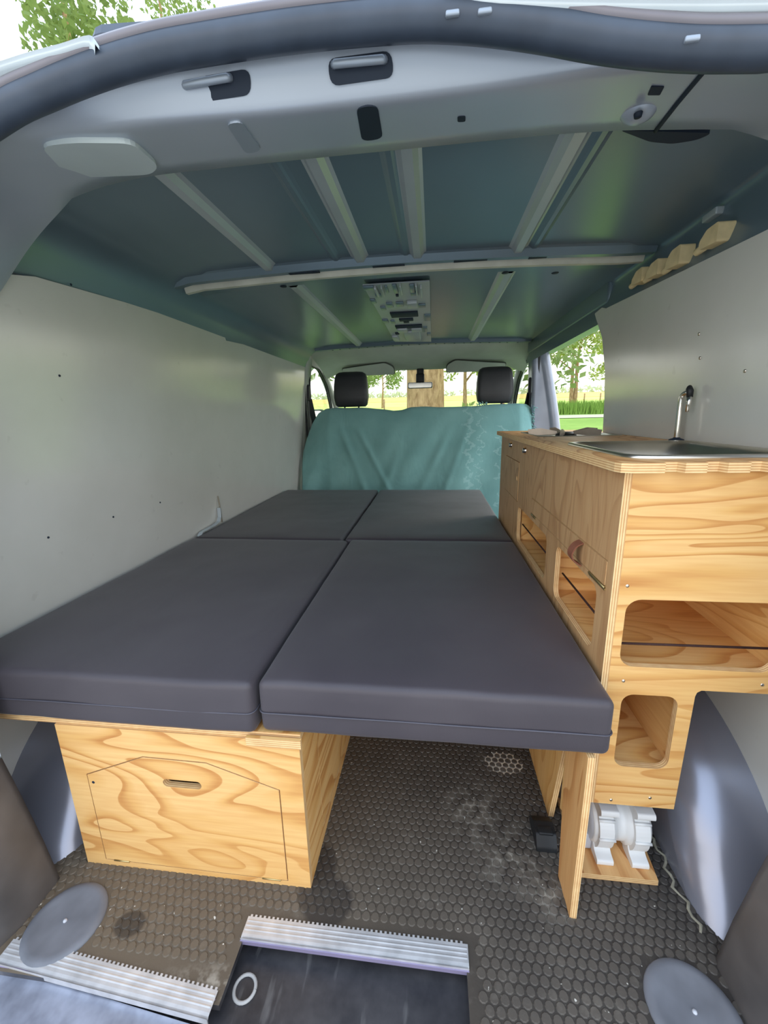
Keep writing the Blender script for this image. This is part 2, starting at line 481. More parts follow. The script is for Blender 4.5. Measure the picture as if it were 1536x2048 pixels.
# ---- floor: studded rubber mat with a notch at the tailgate sill
NX0, NX1, NY = -.338, .062, .508
fl = [(-.98, .42), (NX0, .42), (NX0, NY), (NX1, NY), (NX1, .40), (.86, .40), (.86, 3.0), (-.98, 3.0)]
floor = struct(MB().plate([fl], 'z', -.012, 0).build('floor', [M_MAT, M_STEP]))
mb = MB(); mb.fix = False
cell = .0172; i = 0
y = .43
while y < 1.75:
    x = -.80+(cell/2 if i % 2 else 0)
    while x < .56:
        ok = not (NX0-.02 < x < NX1+.02 and y < NY+.045) and not (x < NX0+.02 and y < .465)
        for cx, cy in ((-.685, .495), (.41, .49)):
            if (x-cx)**2+(y-cy)**2 < .072**2: ok = False
        if -.72 < x < -.25 and y > .62: ok = False
        if ok:
            r = .0080*(1+.05*random.uniform(-1, 1)); h = .0017
            vs = [(x+r*math.cos(PI/6+k*PI/3), y+r*math.sin(PI/6+k*PI/3), 0) for k in range(6)]
            vs += [(x+.84*r*math.cos(PI/9*k), y+.84*r*math.sin(PI/9*k), h) for k in range(18)]
            mb.add(vs, [tuple(range(6, 24))]) if 0 else mb.add([(x+r*q*math.cos(PI/5*k), y+r*q*math.sin(PI/5*k), zz) for q, zz in ((1, 0), (.84, h)) for k in range(10)], [tuple(range(10, 20))]+[(k, (k+1) % 10, 10+(k+1) % 10, 10+k) for k in range(10)])
        x += cell
    y += cell*.866; i += 1
tag(mb.build('stud', M_STUD, floor), kind='stuff')

step = struct(MB().plate([[(-1.05, .10), (.9, .10), (.9, .515), (-1.05, .515)]], 'z', -.06, -.03).build('trim_1', M_STEP))
sill = struct(MB().plate([[(-1.0, .12), (-.352, .12), (-.352, .398), (-1.0, .452)]], 'z', -.03, -.010).build('trim_21', plain('scuffed_blue_grey_sill', rgb(150, 154, 168), .34, .35, .5, .2, 22)))
rg = MB(); pts = []
c0 = at(490, 1978, z=-.03)
rg.tube([(c0.x+.018*math.cos(a), c0.y+.018*math.sin(a), -.0285) for a in [2*PI*k/24 for k in range(25)]], .003, 6, caps=False)
rg.build('drain_ring', plain('chalky_ring', rgb(170, 168, 165), .6), step)

def nosing(x0, x1, y0, y1, label, skew=0):
    t = thing('edge_strip', label, 'trim strip', ((x0+x1)/2, (y0+y1)/2, 0), 'aluminium strips on the floor edge')
    m = MB()
    prof = [(y1, .0005), (y1-.001, .0035), (y0+.005, .0035), (y0+.001, .003), (y0-.0015, 0), (y0-.002, -.007), (y0-.0035, -.007), (y0-.0035, .0055)]
    rows = []
    for x in (x0, x1):
        k = 0 if x == x0 else skew
        rows.append([(x, y+k, z) for y, z in prof])
    m.grid(rows, sm=False)
    m.build('tread', M_ALU, t)
    g = MB()
    n = 3
    for j in range(n):
        yy = y0+.008+(y1-y0-.012)*(j+.5)/n
        g.add([(x0+.002, yy-.002, .0036), (x1-.002, yy-.002+skew, .0036), (x1-.002, yy+skew, .0040), (x0+.002, yy, .0040), (x1-.002, yy+.002+skew, .0036), (x0+.002, yy+.002, .0036)],
              [(0, 1, 2, 3), (3, 2, 4, 5)])
    g.build('ridge', M_ALU, t)
    teeth = MB(); x = x0+.004
    while x < x1-.006:
        teeth.box(x, x+.004, y1-.0015+skew*(x-x0)/(x1-x0), y1+.0025+skew*(x-x0)/(x1-x0), .0005, .0034); x += .0085
    tag(teeth.build('tooth', M_ALU, t), kind='stuff')
    lip = MB(); lip.box(x0, x1, y0-.0055, y0-.0036, -.007, .001); lip.build('lip', plain('scuffed_lilac_lip', rgb(150, 140, 168), .4, .3), t)
nosing(-.342, .066, .508, .54, 'aluminium edge strip along the recessed middle of the sill')
nosing(-.757, -.347, .43, .462, 'aluminium edge strip at the far left of the sill', -.026)

for cx, cy, lb in ((-.685, .495, 'round scuffed grey cap in the floor at the left pillar'), (.41, .49, 'round scuffed grey cap in the floor at the right pillar')):
    t = thing('floor_cap', lb, 'cover cap', (cx, cy, 0), 'round caps in the floor')
    m = MB(); R = .068
    m.lathe([(0, .0045), (.05, .0045), (.054, .006), (.06, .0055), (R-.002, .004), (R, .001), (R, -.004)], (cx, cy, 0), n=40)
    m.build('disc', M_CAP, t)
    MB().lathe([(0, .0075), (.003, .007), (.0035, .0045)], (cx, cy, 0), n=10).build('stud', M_FROST, t)

# ---- side walls: white lining panels
def panel_map(f, side):
    return lambda x, y, z: (f(z)+(x if side else -x), y, z)
wl_ = [(.60, .0), (2.86, .0), (2.875, .8), (2.93, 1.30), (2.95, 1.325), (1.80, 1.252), (1.78, 1.276), (1.2, 1.258), (.92, 1.243), (.84, 1.225), (.60, 1.17)]
def subdiv_z(pts, step=.05):
    out = []
    for i, p in enumerate(pts):
        q = pts[(i+1) % len(pts)]; n = max(1, int(abs(q[1]-p[1])/step))
        out += [(p[0]+(q[0]-p[0])*k/n, p[1]+(q[1]-p[1])*k/n) for k in range(n)]
    return out
# bands in height so that the lean bends cleanly
def wall_mesh(poly_lo, poly_hi, f, side, name):
    m = MB()
    for p in (poly_lo, poly_hi): m.plate([p], 'x', 0, .006, panel_map(f, side), 0, 0)
    return struct(m.build(name, M_WALL))
lo_l = [(.60, .0), (2.86, .0), (2.865, .44), (.60, .44)]
hi_l = [(.60, .44), (2.865, .44)]+wl_[2:]
wall_l = wall_mesh(lo_l, hi_l, xl, False, 'wall_left')
lo_r = [(.60, .0), (1.64, .0), (1.625, .44), (.60, .44)]
hi_r = [(.60, .44), (1.625, .44), (1.62, .7), (1.615, .84), (1.62, .95), (1.635, 1.063), (1.68, 1.18), (1.755, 1.265), (1.766, 1.28), (1.70, 1.286), (1.66, 1.274), (.927, 1.238), (.60, 1.20)]
wall_r = wall_mesh(lo_r, hi_r, xr, True, 'wall_right')
for x, y in ((103, 1075), (232, 1034), (325, 1005), (104, 752), (115, 571)):
    p = at(x, y, x=-.93); p.x = xl(p.z)+.0005
    MB().lathe([(0, .002), (.0025, .0015), (.003, 0)], p, 'x', 10).build('screw', M_DARK, wall_l)
for x, y in ((1398, 668), (1400, 716), (1490, 742)):
    p = at(x, y, x=.62); p = at(x, y, x=xr(p.z)-.0005)
    MB().lathe([(0, -.002), (.003, -.0015), (.0035, 0)], p, 'x', 10).build('screw', M_STEEL, wall_r)

# ---- ceiling: crowned roof skin, cant rails, ribs, beams
def zroof(x): return 1.395-.02*((x-XM)/.75)**2
rows = []
ys = np.linspace(.80, 2.96, 30)
for y in ys:
    r = []
    prof = [(-.905, 1.24), (-.893, 1.262), (-.880, 1.30), (-.862, 1.335), (-.835, 1.358), (-.80, 1.371), (-.745, 1.3745)]
    for x, z in prof: r.append((x, y, z))
    for x in np.linspace(-.72, .55, 24): r.append((x, y, zroof(x)))
    for x, z in ((.575, 1.374), (.628, 1.372), (.640, 1.364), (.638, 1.345), (.630, 1.31), (.622, 1.28), (.616, 1.262), (.613, 1.235)): r.append((x, y, z))
    rows.append(r)
ceil = struct(MB().grid(rows).build('ceiling', M_ROOF))

def rib(x, y0, y1, w=.042, h=.014, pale=True):
    m = MB(); rows = []
    for y in (y0, y1):
        z = zroof(x)
        rows.append([(x-w/2-.012, y, z+.002), (x-w/2, y, z-.003), (x-w/4, y, z-h), (x+w/4, y, z-h), (x+w/2, y, z-.003), (x+w/2+.012, y, z+.002)])
    m.grid(rows, sm=False)
    m.build('rib', M_RIB if pale else M_ROOF, ceil)
for x in (-.52, -.225, -.05, .245): rib(x, .80, 1.40, .04)
for x in (-.30, -.085, .29): rib(x, .80, 1.40, .02, .006, False)
for x in (-.50, .25): rib(x, 1.56, 2.90, .045)
# main roof bow in the middle
def bow(y0, y1, zd, name, mat, xa=-.86, xb=.63, n=24, yarc=0):
    rows = []
    for x in np.linspace(xa, xb, n):
        z = zroof(max(-.72, min(.55, x)))
        e = max(0, XM-.66-x); z -= e*e*1.2
        dy = yarc*(1-((x-XM)/.78)**2)
        rows.append([(x, y0-.012+dy, z+.004), (x, y0+dy, z-zd*.2), (x, y0+.012+dy, z-zd), (x, y1-.012+dy, z-zd), (x, y1+dy, z-zd*.2), (x, y1+.012+dy, z+.004)])
    return MB().grid(rows, sm=False).build(name, mat, ceil)
bow(1.375, 1.42, .022, 'roof_bow', M_ROOF)
bow(1.425, 1.465, .03, 'sealed_strip', M_BEAM, -.84, .62)
bow(1.47, 1.56, .012, 'bow_flange', M_ROOF)
bow(2.86, 2.93, .02, 'front_bow', M_ROOF, -.80, .62)
for x0, x1 in ((-.46, -.36), (-.19, -.09), (.06, .16), (.28, .40)):
    box(x0, x1, 1.395, 1.407, zroof(x0)-.0235, zroof(x0)-.02).build('slot', M_DARK, ceil)
for px, py in ((567, 576), (1010, 551), (1110, 548)):
    p = at(px, py, z=1.37)
    MB().lathe([(0, -.002), (.011, -.0015), (.012, 0)], (p.x, p.y, zroof(p.x)-.013), n=14).build('hole', M_DARK, ceil)
for k in range(22):
    x = -.68+k*.058+random.uniform(-.01, .01)
    MB().lathe([(0, -.002), (.005, -.0015), (.006, 0)], (x, 2.895, zroof(x)-.0205), n=8).build('hole', M_DARK, ceil)
# stamped reinforcement plate ahead of the middle bow
pl = MB().plate([[(-.255, 1.60), (-.015, 1.60), (-.015, 2.84), (-.245, 2.78), (-.25, 2.2)]], 'z', 1.379, 1.383).build('stamped_plate', M_RIB, ceil)
def pxr(x0, y0, x1, y1, name, mat, h):
    a, b = at(700+x0*.1302, 540+y0*.1302, z=1.378), at(700+x1*.1302, 540+y1*.1302, z=1.378)
    xa, xb = sorted((a.x, b.x)); ya, yb = sorted((a.y, b.y))
    if xb-xa < .006: xb = xa+.006
    if yb-ya < .012: yb = ya+.012
    box(xa, xb, ya, yb, 1.379-h, 1.3795, bev=min(.003, (xb-xa)/4, h/3)).build(name, mat, pl)
for a in ((190, 245, 380, 285), (640, 215, 745, 340), (530, 235, 600, 330), (380, 365, 490, 405), (930, 335, 1050, 375), (300, 445, 410, 500), (460, 560, 560, 600),
          (550, 500, 670, 560), (700, 490, 830, 545), (1050, 520, 1165, 560), (610, 650, 1050, 700), (1140, 680, 1240, 765), (490, 760, 600, 800), (620, 770, 700, 810),
          (750, 745, 975, 768), (820, 780, 910, 800), (690, 850, 1110, 875), (1120, 870, 1190, 940), (1180, 965, 1240, 1000), (910, 215, 1000, 330), (700, 372, 750, 392), (690, 960, 760, 980)):
    pxr(*a, 'pressing', M_DARK if a[3]-a[1] < 30 or a[0] in (610,) else M_ROOF, .006)
for a in ((400, 240, 420, 370), (470, 230, 520, 360), (755, 205, 800, 330), (1000, 200, 1025, 340), (1075, 230, 1105, 380), (720, 885, 890, 925), (940, 880, 1100, 915), (870, 470, 1040, 540), (640, 1000, 760, 1060), (820, 930, 1090, 1050)):
    pxr(*a, 'ridge', M_RIB, .014)
# stiffening lines along the right cant rail
for (xa, ya, xb, yb) in ((1536, 330, 1236, 520), (1536, 345, 1240, 524)):
    a, b = at(xa, ya, z=1.374), at(xb, yb, z=1.374)
    a.z = zroof(min(a.x, .55))-.003; b.z = zroof(min(b.x, .55))-.003
    MB().tube([a, b], .004, 6).build('seam_bead', M_ROOF, ceil)
for px, py, w in ((1100, 575, .05), (1060, 610, .05), (1085, 600, .03), (1160, 592, .06), (1420, 430, .05)):
    p = at(px, py, x=.625)
    MB().box(p.x-.003, p.x+.02, p.y-w/2, p.y+w/2, p.z-.008, p.z+.008, bev=.003).build('dimple', M_RIB, ceil)

# ---- rear header and pillars: one shell lofted round the tailgate opening
def hdr_cols():
    h = [  # half of the frame, distance from the middle: P2 (inner edge), P1 (fold), P0 (seal edge)
        (0.00, (.803, 1.353), (.664, 1.336), (.637, 1.386)),
        (.15, (.803, 1.353), (.662, 1.336), (.637, 1.386)),
        (.30, (.803, 1.352), (.658, 1.337), (.634, 1.374)),
        (.425, (.804, 1.351), (.662, 1.338), (.632, 1.356)),
        (.54, (.812, 1.344), (.655, 1.333), (.62, 1.332)),
        (.64, (.82, 1.322), (.662, 1.322), (.60, 1.295)),
        (.715, (.83, 1.275), (.655, 1.265), (.59, 1.23)),
        (.755, (.80, 1.19), (.64, 1.17), (.575, 1.13)),
        (.79, (.70, 1.0), (.61, .98), (.56, .95)),
        (.815, (.65, .75), (.595, .73), (.55, .70)),
        (.83, (.61, .50), (.575, .50), (.55, .48))]
    return h
def side_cols(sg):
    out = []
    for d, p2, p1, p0 in hdr_cols():
        if sg > 0 and d > .4: break
        k = max(0, (1.34-p2[1]))*.16
        out.append([(XM+sg*(d+k+.012), p2[0]+.02, p2[1]+.03 if d < .6 else p2[1]), (XM+sg*(d+k), *p2), (XM+sg*(d), *p1), (XM+sg*(d-.01 if d > .5 else d), *p0)])
    if sg > 0:
        for p2, p1, p0 in (((.347, .812, 1.350), (.335, .662, 1.335), (.325, .632, 1.335)), ((.52, .82, 1.335), (.40, .655, 1.315), (.387, .632, 1.311)),
                           ((.585, .84, 1.30), (.52, .66, 1.27), (.47, .62, 1.26)), ((.605, .85, 1.22), (.57, .65, 1.18), (.53, .60, 1.16)),
                           ((.617, .74, 1.0), (.60, .60, .98), (.56, .56, .95)), ((.625, .68, .75), (.61, .59, .73), (.58, .55, .70)), ((.632, .62, .5), (.62, .575, .5), (.60, .55, .48))):
            out.append([(p2[0]+.012, p2[1]+.02, p2[2]+(.03 if p2[0] < .4 else 0)), p2, p1, p0])
    return out
cols = side_cols(-1)[::-1]+side_cols(1)[1:]
sm = [smooth([c[k] for c in cols], 5) for k in range(4)]
rows = []
for j in range(len(sm[0])):
    a, b, c, d = (sm[k][j] for k in range(4))
    # soft roll at the fold
    r = [a, b]
    for t in (.25, .5, .75, .9): r.append(b.lerp(c, t))
    q0, q1 = c.lerp(b, .1), c.lerp(d, .22)
    for t in (.25, .5, .75, 1): r.append((q0.lerp(c, t)).lerp(c.lerp(q1, t), t))
    for t in (.5, .75, 1): r.append(c.lerp(d, t))
    rows.append([tuple(p) for p in r])
header = struct(MB().grid(rows).build('trim_2', M_HDR))
# closing strip between the header corners and the linings
for sg, nm in ((-1, 'trim_3'), (1, 'trim_4')):
    r2 = []
    half = [c for c in side_cols(sg)]
    e = smooth([c[1] for c in half], 5)[20 if sg < 0 else 25:]
    for p in e:
        z = p.z
        xw = (xl(z)+.003) if sg < 0 else (xr(z)-.003)
        yw = p.y+.02
        q = Vector((xw, yw, z)) if z < 1.235 else Vector((XM-.815 if sg < 0 else .614, .86, 1.235+(z-1.235)*.9))
        r2.append([tuple(p.lerp(q, t)) for t in (0, .25, .5, .75, 1)])
    struct(MB().grid(r2).build(nm, M_HDR))
# cavity above the header lip, so no light leaks between header and roof
back = []
for x in np.linspace(XM-.80, XM+.80, 17):
    z = zroof(max(-.72, min(.55, x)))
    back.append([(x, .79, z+.004), (x, .72, min(1.405, z+.03)), (x, .645, 1.392-.05*((x-XM)/.7)**2)])
struct(MB().grid(back).build('trim_5', M_BODYLIGHT))

LA, LN = Vector((XM, .663, 1.336)), Vector((0, .017, -.14)).normalized()      # lower face of the header
UA, UN = Vector((XM, .663, 1.336)), Vector((0, -.050, -.027)).normalized()     # its bright rear face
def ray_plane(px, py, a, n):
    d = _f + _r2*((px-768)/FPX) + _u2*((1024-py)/FPX)
    return CAMP+d*((a-CAMP).dot(n)/d.dot(n))
def hdr_patch(name, pts, mat, z0=-.002, z1=.001, r=.01, a=LA, n=LN):
    P = [ray_plane(x, y, a, n) for x, y in pts]
    c = sum(P, Vector())/len(P); ux = Vector((1, 0, 0)); uy = n.cross(ux)
    f = lambda x, y, z: tuple(c+ux*x+uy*y+n*z)
    return MB().plate([rpoly([((p-c).dot(ux), (p-c).dot(uy)) for p in P], r)], 'z', z0, z1, f, 0, 0).build(name, mat, header)
hdr_patch('oval_hole', [(712, 214), (755, 209), (766, 276), (724, 282)], M_DARK, r=.02)
hdr_patch('oval_recess', [(452, 245), (482, 240), (524, 298), (492, 306)], M_BODY, -.002, .002, r=.02)
hdr_patch('square_hole', [(1303, 172), (1329, 172), (1320, 189), (1295, 189)], M_DARK, r=.002)
hdr_patch('small_hole', [(915, 232), (931, 231), (931, 242), (915, 243)], M_DARK, r=.004)
p = ray_plane(1278, 225, LA, LN)
MB().lathe([(0, -.012), (.010, -.011), (.02, -.006), (.026, .002)], p, n=24).build('dome', M_HDR, header)
p = ray_plane(1276, 233, LA+LN*.012, LN)
MB().lathe([(0, -.001), (.005, -.001), (.006, .004)], p, n=12).build('dome_hole', M_DARK, header)
g0 = at(1403, 122, y=.632); MB().tube([g0, (.337, .6615, 1.3335), (.341, .74, 1.3415), (.347, .812, 1.3485)], .0032, 8).build('seam_groove', M_DARK, header)
hdr_patch('dark_gap', [(1240, 261), (1300, 284), (1345, 288), (1395, 280), (1425, 266), (1310, 263)], M_DARK, -.006, .0, r=.01)
lens = hdr_patch('lamp_lens', [(80, 292), (140, 280), (262, 274), (316, 322), (300, 342), (140, 358)], M_LENS, -.004, .004, .02, Vector((-.51, .73, 1.3435)), Vector((.05, .115, -1)).normalized())
# latch openings on the bright sloping face
def face_pt(px, py): return ray_plane(px, py, UA, UN), UN
for quad, bar in ((((366, 160), (500, 137), (503, 190), (388, 208)), ((372, 172), (462, 156))), (((655, 118), (783, 101), (788, 155), (662, 173)), ((668, 130), (770, 120)))):
    P = [face_pt(*q)[0] for q in quad]; n = face_pt(*quad[0])[1]
    ctr = sum(P, Vector())/4
    ux = (P[1]-P[0]).normalized(); uy = n.cross(ux)
    loop = rpoly([((p-ctr).dot(ux), (p-ctr).dot(uy)) for p in P], .012)
    f = lambda x, y, z, c=ctr, ux=ux, uy=uy, n=n: tuple(c+ux*x+uy*y+n*z)
    o = MB().plate([loop], 'z', -.002, .0025, f, 0, 0).build('latch_opening', M_DARK, header)
    A, B = face_pt(*bar[0])[0]+n*.008, face_pt(*bar[1])[0]+n*.008
    MB().tube([A+n*-.006, A.lerp(B, .04), A.lerp(B, .5), A.lerp(B, .96), B+n*-.006], .0048, 10).build('latch_bar', M_BODY, o)

# ---- rubber seal round the opening, outer gutter, tailgate
sp = [(-120, 330), (0, 228), (100, 178), (200, 138), (300, 108), (400, 88), (600, 58), (800, 39), (900, 38), (1000, 46), (1100, 60), (1200, 78), (1300, 90), (1400, 96), (1536, 95), (1700, 92)]
S1 = [at(x, y, y=.612) for x, y in sp]
S1 = [Vector((-.83, .55, .6)), Vector((-.81, .555, .9)), Vector((-.75, .58, 1.16))]+S1+[Vector((.54, .58, 1.18)), Vector((.60, .555, .9)), Vector((.63, .55, .6))]
S1s = smooth(S1, 5)
seal = thing('door_seal', 'thick black rubber seal round the tailgate opening', 'seal', (XM, .61, 1.38))
MB().tube(S1s, .0205, 14).build('bulb', M_RUBBER, seal)
MB().tube([p+Vector((0, -.014, .013)) for p in S1s], .007, 8).build('lip', plain('seal_lip_highlight', rgb(120, 116, 122), .4), seal)  # paler than the rubber, its highlight is put into the colour
for px, py in ((1385, 77), (905, 26), (970, 22)):
    p = at(px, py, y=.592); MB().box(p.x-.008, p.x+.008, p.y-.002, p.y+.004, p.z-.003, p.z+.003, bev=.002).build('clip', M_BODY, seal)
gp = [(-150, 175), (0, 122), (60, 103), (120, 87), (178, 70), (190, 88)]
top = [at(x, y, y=.585) for x, y in gp]; bot = [at(x, y+62, y=.605) for x, y in gp]
tr = MB(); tr.grid([[tuple(a+Vector((0, .03, -.006))), tuple(a), tuple(a.lerp(b, .35)), tuple(b)] for a, b in zip(smooth(top, 4), smooth(bot, 4))])
struct(tr.build('trim_6', M_BODYLIGHT))
gp = [(890, -30), (1000, -14), (1200, -8), (1400, -6), (1536, -8), (1700, -10)]
top = [at(x, y, y=.585) for x, y in gp]; bot = [at(x, y+100, y=.62) for x, y in gp]
tr = MB(); tr.grid([[tuple(a+Vector((0, .03, -.006))), tuple(a), tuple(a.lerp(b, .35)), tuple(b)] for a, b in zip(smooth(top, 4), smooth(bot, 4))])
struct(tr.build('trim_20', M_BODYLIGHT))
hc_ = thing('hinge_cover', 'dark hinge cover bar along the roof edge above the rear opening', 'hinge cover', (XM, .60, 1.42))
a0, a1 = at(181, 46, y=.65), at(765, 1, y=.65)
dz = (a1.z-a0.z)/(a1.x-a0.x); m = MB(); rows = []
for x, k in ((a0.x, .55), (a0.x+.004, .85), (a0.x+.014, 1), (a0.x+.15, 1), (.0, 1), (.10, .8), (.16, .3)):
    zt = a0.z+dz*(min(x, -.06)-a0.x); h = .035*k
    rows.append([(x, .71, zt-.012), (x, .661, zt-.002), (x, .653, zt-(1-k)*.02), (x, .649, zt-.012-(1-k)*.01), (x, .652, zt-h), (x, .71, zt-h)])
m.grid(rows, sm=False, closed=True)
m.add(rows[0], [tuple(range(6))]); m.add(rows[-1], [tuple(range(6))])
m.build('bar', M_RUBBER, hc_)

# ---- lower pillar trims beside the sill
def pillar(sg, name):
    rows = []
    for z, xi, ye in ((-.01, 0, .565), (.10, .012, .562), (.2, .026, .558), (.3, .04, .553), (.42, .055, .546), (.6, .06, .542), (.9, .06, .548), (1.12, .02, .568)):
        if sg > 0 and z > .5: xi += .05
        x = (-.765-xi) if sg < 0 else (.485+xi)
        out = -.2 if sg < 0 else .2
        rows.append([(x+out, ye+.03, z), (x+out*.2, ye+.008, z), (x, ye, z), (x-out*.02, ye-.012, z), (x-out*.02, ye-.08, z), (x+out*.05, ye-.13, z), (x+out*.3, ye-.155, z), (x+out*1.25, ye-.13, z)])
    return struct(MB().grid(rows).build(name, M_PILLAR))
pillar(-1, 'trim_7'); pillar(1, 'trim_8')
for sg, nm, skin in ((-1, 'trim_22', -1.045), (1, 'trim_23', .815)):      # outer corner panels beside the opening
    rows = []
    for z, xs, ys in ((-.25, .80, .47), (.0, .80, .49), (.3, .80, .52), (.6, .815, .555), (.9, .80, .56), (1.16, .735, .583), (1.25, .70, .595)):
        x = -xs if sg < 0 else xs-.20
        sk = skin-sg*max(0, z-.5)*.10
        rows.append([(x+sg*.005, ys+.03, z), (x+sg*.03, ys+.0, z), (x+(sk-x)*.6, ys-.005, z), (sk-sg*.03, ys+.02, z), (sk, ys+.06, z), (sk, ys+.30, z)])
    struct(MB().grid(rows).build(nm, M_BODYLIGHT))

# ---- wheel arches: a rounded hump with a rolled inner edge
def arch(sg, xin, xout, name):
    cy, rz, ry = 1.05, .290, .43
    prof = []
    for k in range(41):
        a = PI*k/40
        yy = cy-ry*math.copysign(abs(math.cos(a)), math.cos(a)); zz = rz*abs(math.sin(a))
        yy -= math.copysign(.055*max(0, 1-zz/.09)**1.5, cy-yy)
        prof.append((yy, zz))
    rows = []
    R = .09
    steps = [(R, 0), (R*.62, .006), (R*.3, .022), (R*.1, .05), (0, .09), (-.004, .16), (-.006, abs(xout-xin))]
    for ins, dx in steps:
        r = []
        for yy, zz in prof:
            d = Vector((yy-cy, zz)); L = d.length
            s = max(.05, (L-ins)/L)
            r.append((xin+sg*dx, cy+d.x*s, max(-.004, d.y*s)))
        rows.append(r)
    c = (xin, cy, .0)
    m = MB(); m.grid(rows)
    # flat inner face
    m.add([rows[0][k] for k in range(41)], [tuple(range(41))])
    return struct(m.build(name, M_ARCH))
arch(1, .492, .70, 'trim_9')
arch(-1, -.772, -.97, 'trim_10')
# dried sealant along the right arch
m = MB(); pts = []
for k in range(26):
    yy = .60+k*.012; pts.append((.483+.006*math.sin(k*1.9)+.004*math.sin(k*.7), yy, .0015))
m.tube(pts, [.002+.0018*abs(math.sin(k*1.3)) for k in range(26)], 6, flat=.6)
tag(m.build('sealant_bead', plain('dried_sealant', rgb(150, 145, 128), .8, 0, .2, .15, 60), None, (.483, .75, 0)), 'crusty beige sealant bead along the right wheel arch', 'sealant')

# ---- cab: headliner, pillars, doors, glass
hl = []
for x in np.linspace(-.86, .69, 15):
    e = max(0, abs(x-XM)-.66)*.25
    hl.append([(x, 2.95, 1.392-e), (x, 3.0, 1.372-e), (x, 3.04, 1.352-e), (x, 3.2, 1.315-e), (x, 3.38, 1.272-e*1.6), (x, 3.42, 1.268-e*1.6), (x, 3.44, 1.30)])
struct(MB().grid(hl).build('trim_11', M_CAB))
for sg, nm in ((-1, 'door_1'), (1, 'door_2')):
    x0 = -.90 if sg < 0 else .68
    outer = [(2.93, .0), (4.05, .0), (4.12, .83), (3.95, .93), (3.5, 1.30), (3.4, 1.36), (2.93, 1.37)]
    hole = rpoly([(3.01, .80), (3.68, .80), (3.655, 1.0), (3.52, 1.18), (3.30, 1.285), (3.05, 1.285), (3.01, 1.2)], .05)
    d = struct(MB().plate([outer, hole], 'x', x0, x0+sg*.015).build(nm, [M_CAB, M_BLACK]))
    fr = MB(); fr.tube([(x0-sg*.008, *p) for p in hole]+[(x0-sg*.008, *hole[0])], .007, 8, caps=False); fr.build('window_frame', M_BLACK, d)
    w = struct(MB().plate([[(3.0, .79), (3.69, .79), (3.66, 1.0), (3.53, 1.19), (3.3, 1.295), (3.0, 1.295)]], 'x', x0+sg*.022, x0+sg*.026).build('window_%d' % (2 if sg < 0 else 3), M_GLASS))
    MB().tube([(x0-sg*.0, 3.42, 1.28), (x0-sg*.0, 3.62, 1.15), (x0+sg*.01, 3.9, .95), (x0+sg*.02, 4.15, .80)], .035, 10).build('windscreen_pillar', M_CAB, d)
ws_ = MB(); ws_.grid([[(x, 3.43, 1.285), (x, 4.16, .86)] for x in np.linspace(-.90, .73, 6)]); ws_.fix = False
struct(ws_.build('window_1', M_GLASS))
dash = struct(MB().box(-.92, .75, 3.6, 4.2, .1, .83, bev=.06).build('trim_12', M_BLACK))
# centre posts
def post(sg, name, mat):
    rows = []
    for z in np.linspace(0, 1.36, 18):
        x = (-.965+max(0, z-.5)**1.5*.09) if sg < 0 else (.690-max(0, z-.35)*.02)
        y0 = 2.88+.06*max(0, z-.5)
        q = -sg
        rows.append([(x+sg*.06, y0, z), (x, y0, z), (x+q*.02, y0+.012, z), (x+q*.03, y0+.045, z), (x+q*.018, y0+.075, z), (x+q*.03, y0+.10, z), (x+sg*.06, y0+.14, z)])
        if sg > 0:
            xo = .885-max(0, z-.35)**1.6*.155
            rows[-1][0] = (xo+.02, y0+.05, z); rows[-1].insert(1, (xo, y0+.0, z)); rows[-1].insert(2, (xo-.02, y0-.012, z)); rows[-1].insert(3, (xo-.05, y0+.01, z)); rows[-1].insert(4, (xo-.06, y0+.022, z))
    return struct(MB().grid(rows).build(name, mat))
post(-1, 'trim_13', M_CAB)
post(1, 'trim_14', plain('bluish_door_post', rgb(150, 156, 168), .3, .3))
# sliding door head rail and sill on the right
struct(MB().box(.625, .80, 1.70, 3.0, 1.298, 1.385, bev=.012).build('trim_15', M_ROOF))
struct(MB().box(.70, .86, 1.64, 3.0, -.10, -.002, bev=.01).build('trim_16', M_BODY))
# outer skins so that daylight only comes in through the openings
struct(MB().box(-1.06, -1.03, .7, 3.0, -.25, 1.30).build('trim_17', M_BODYLIGHT))
struct(MB().box(.80, .83, .75, 1.60, -.25, 1.26).build('trim_18', M_BODYLIGHT))
struct(MB().grid([[(x, y, 1.412+.045*min(1, (y-.66)/.4)+.006-.19*abs((x-XM)/.95)**7) for x in np.linspace(-1.03, .80, 15)] for y in (.66, .8, 1.06, 1.5, 2.5, 3.1, 3.5)]).build('trim_19', M_BODYLIGHT))

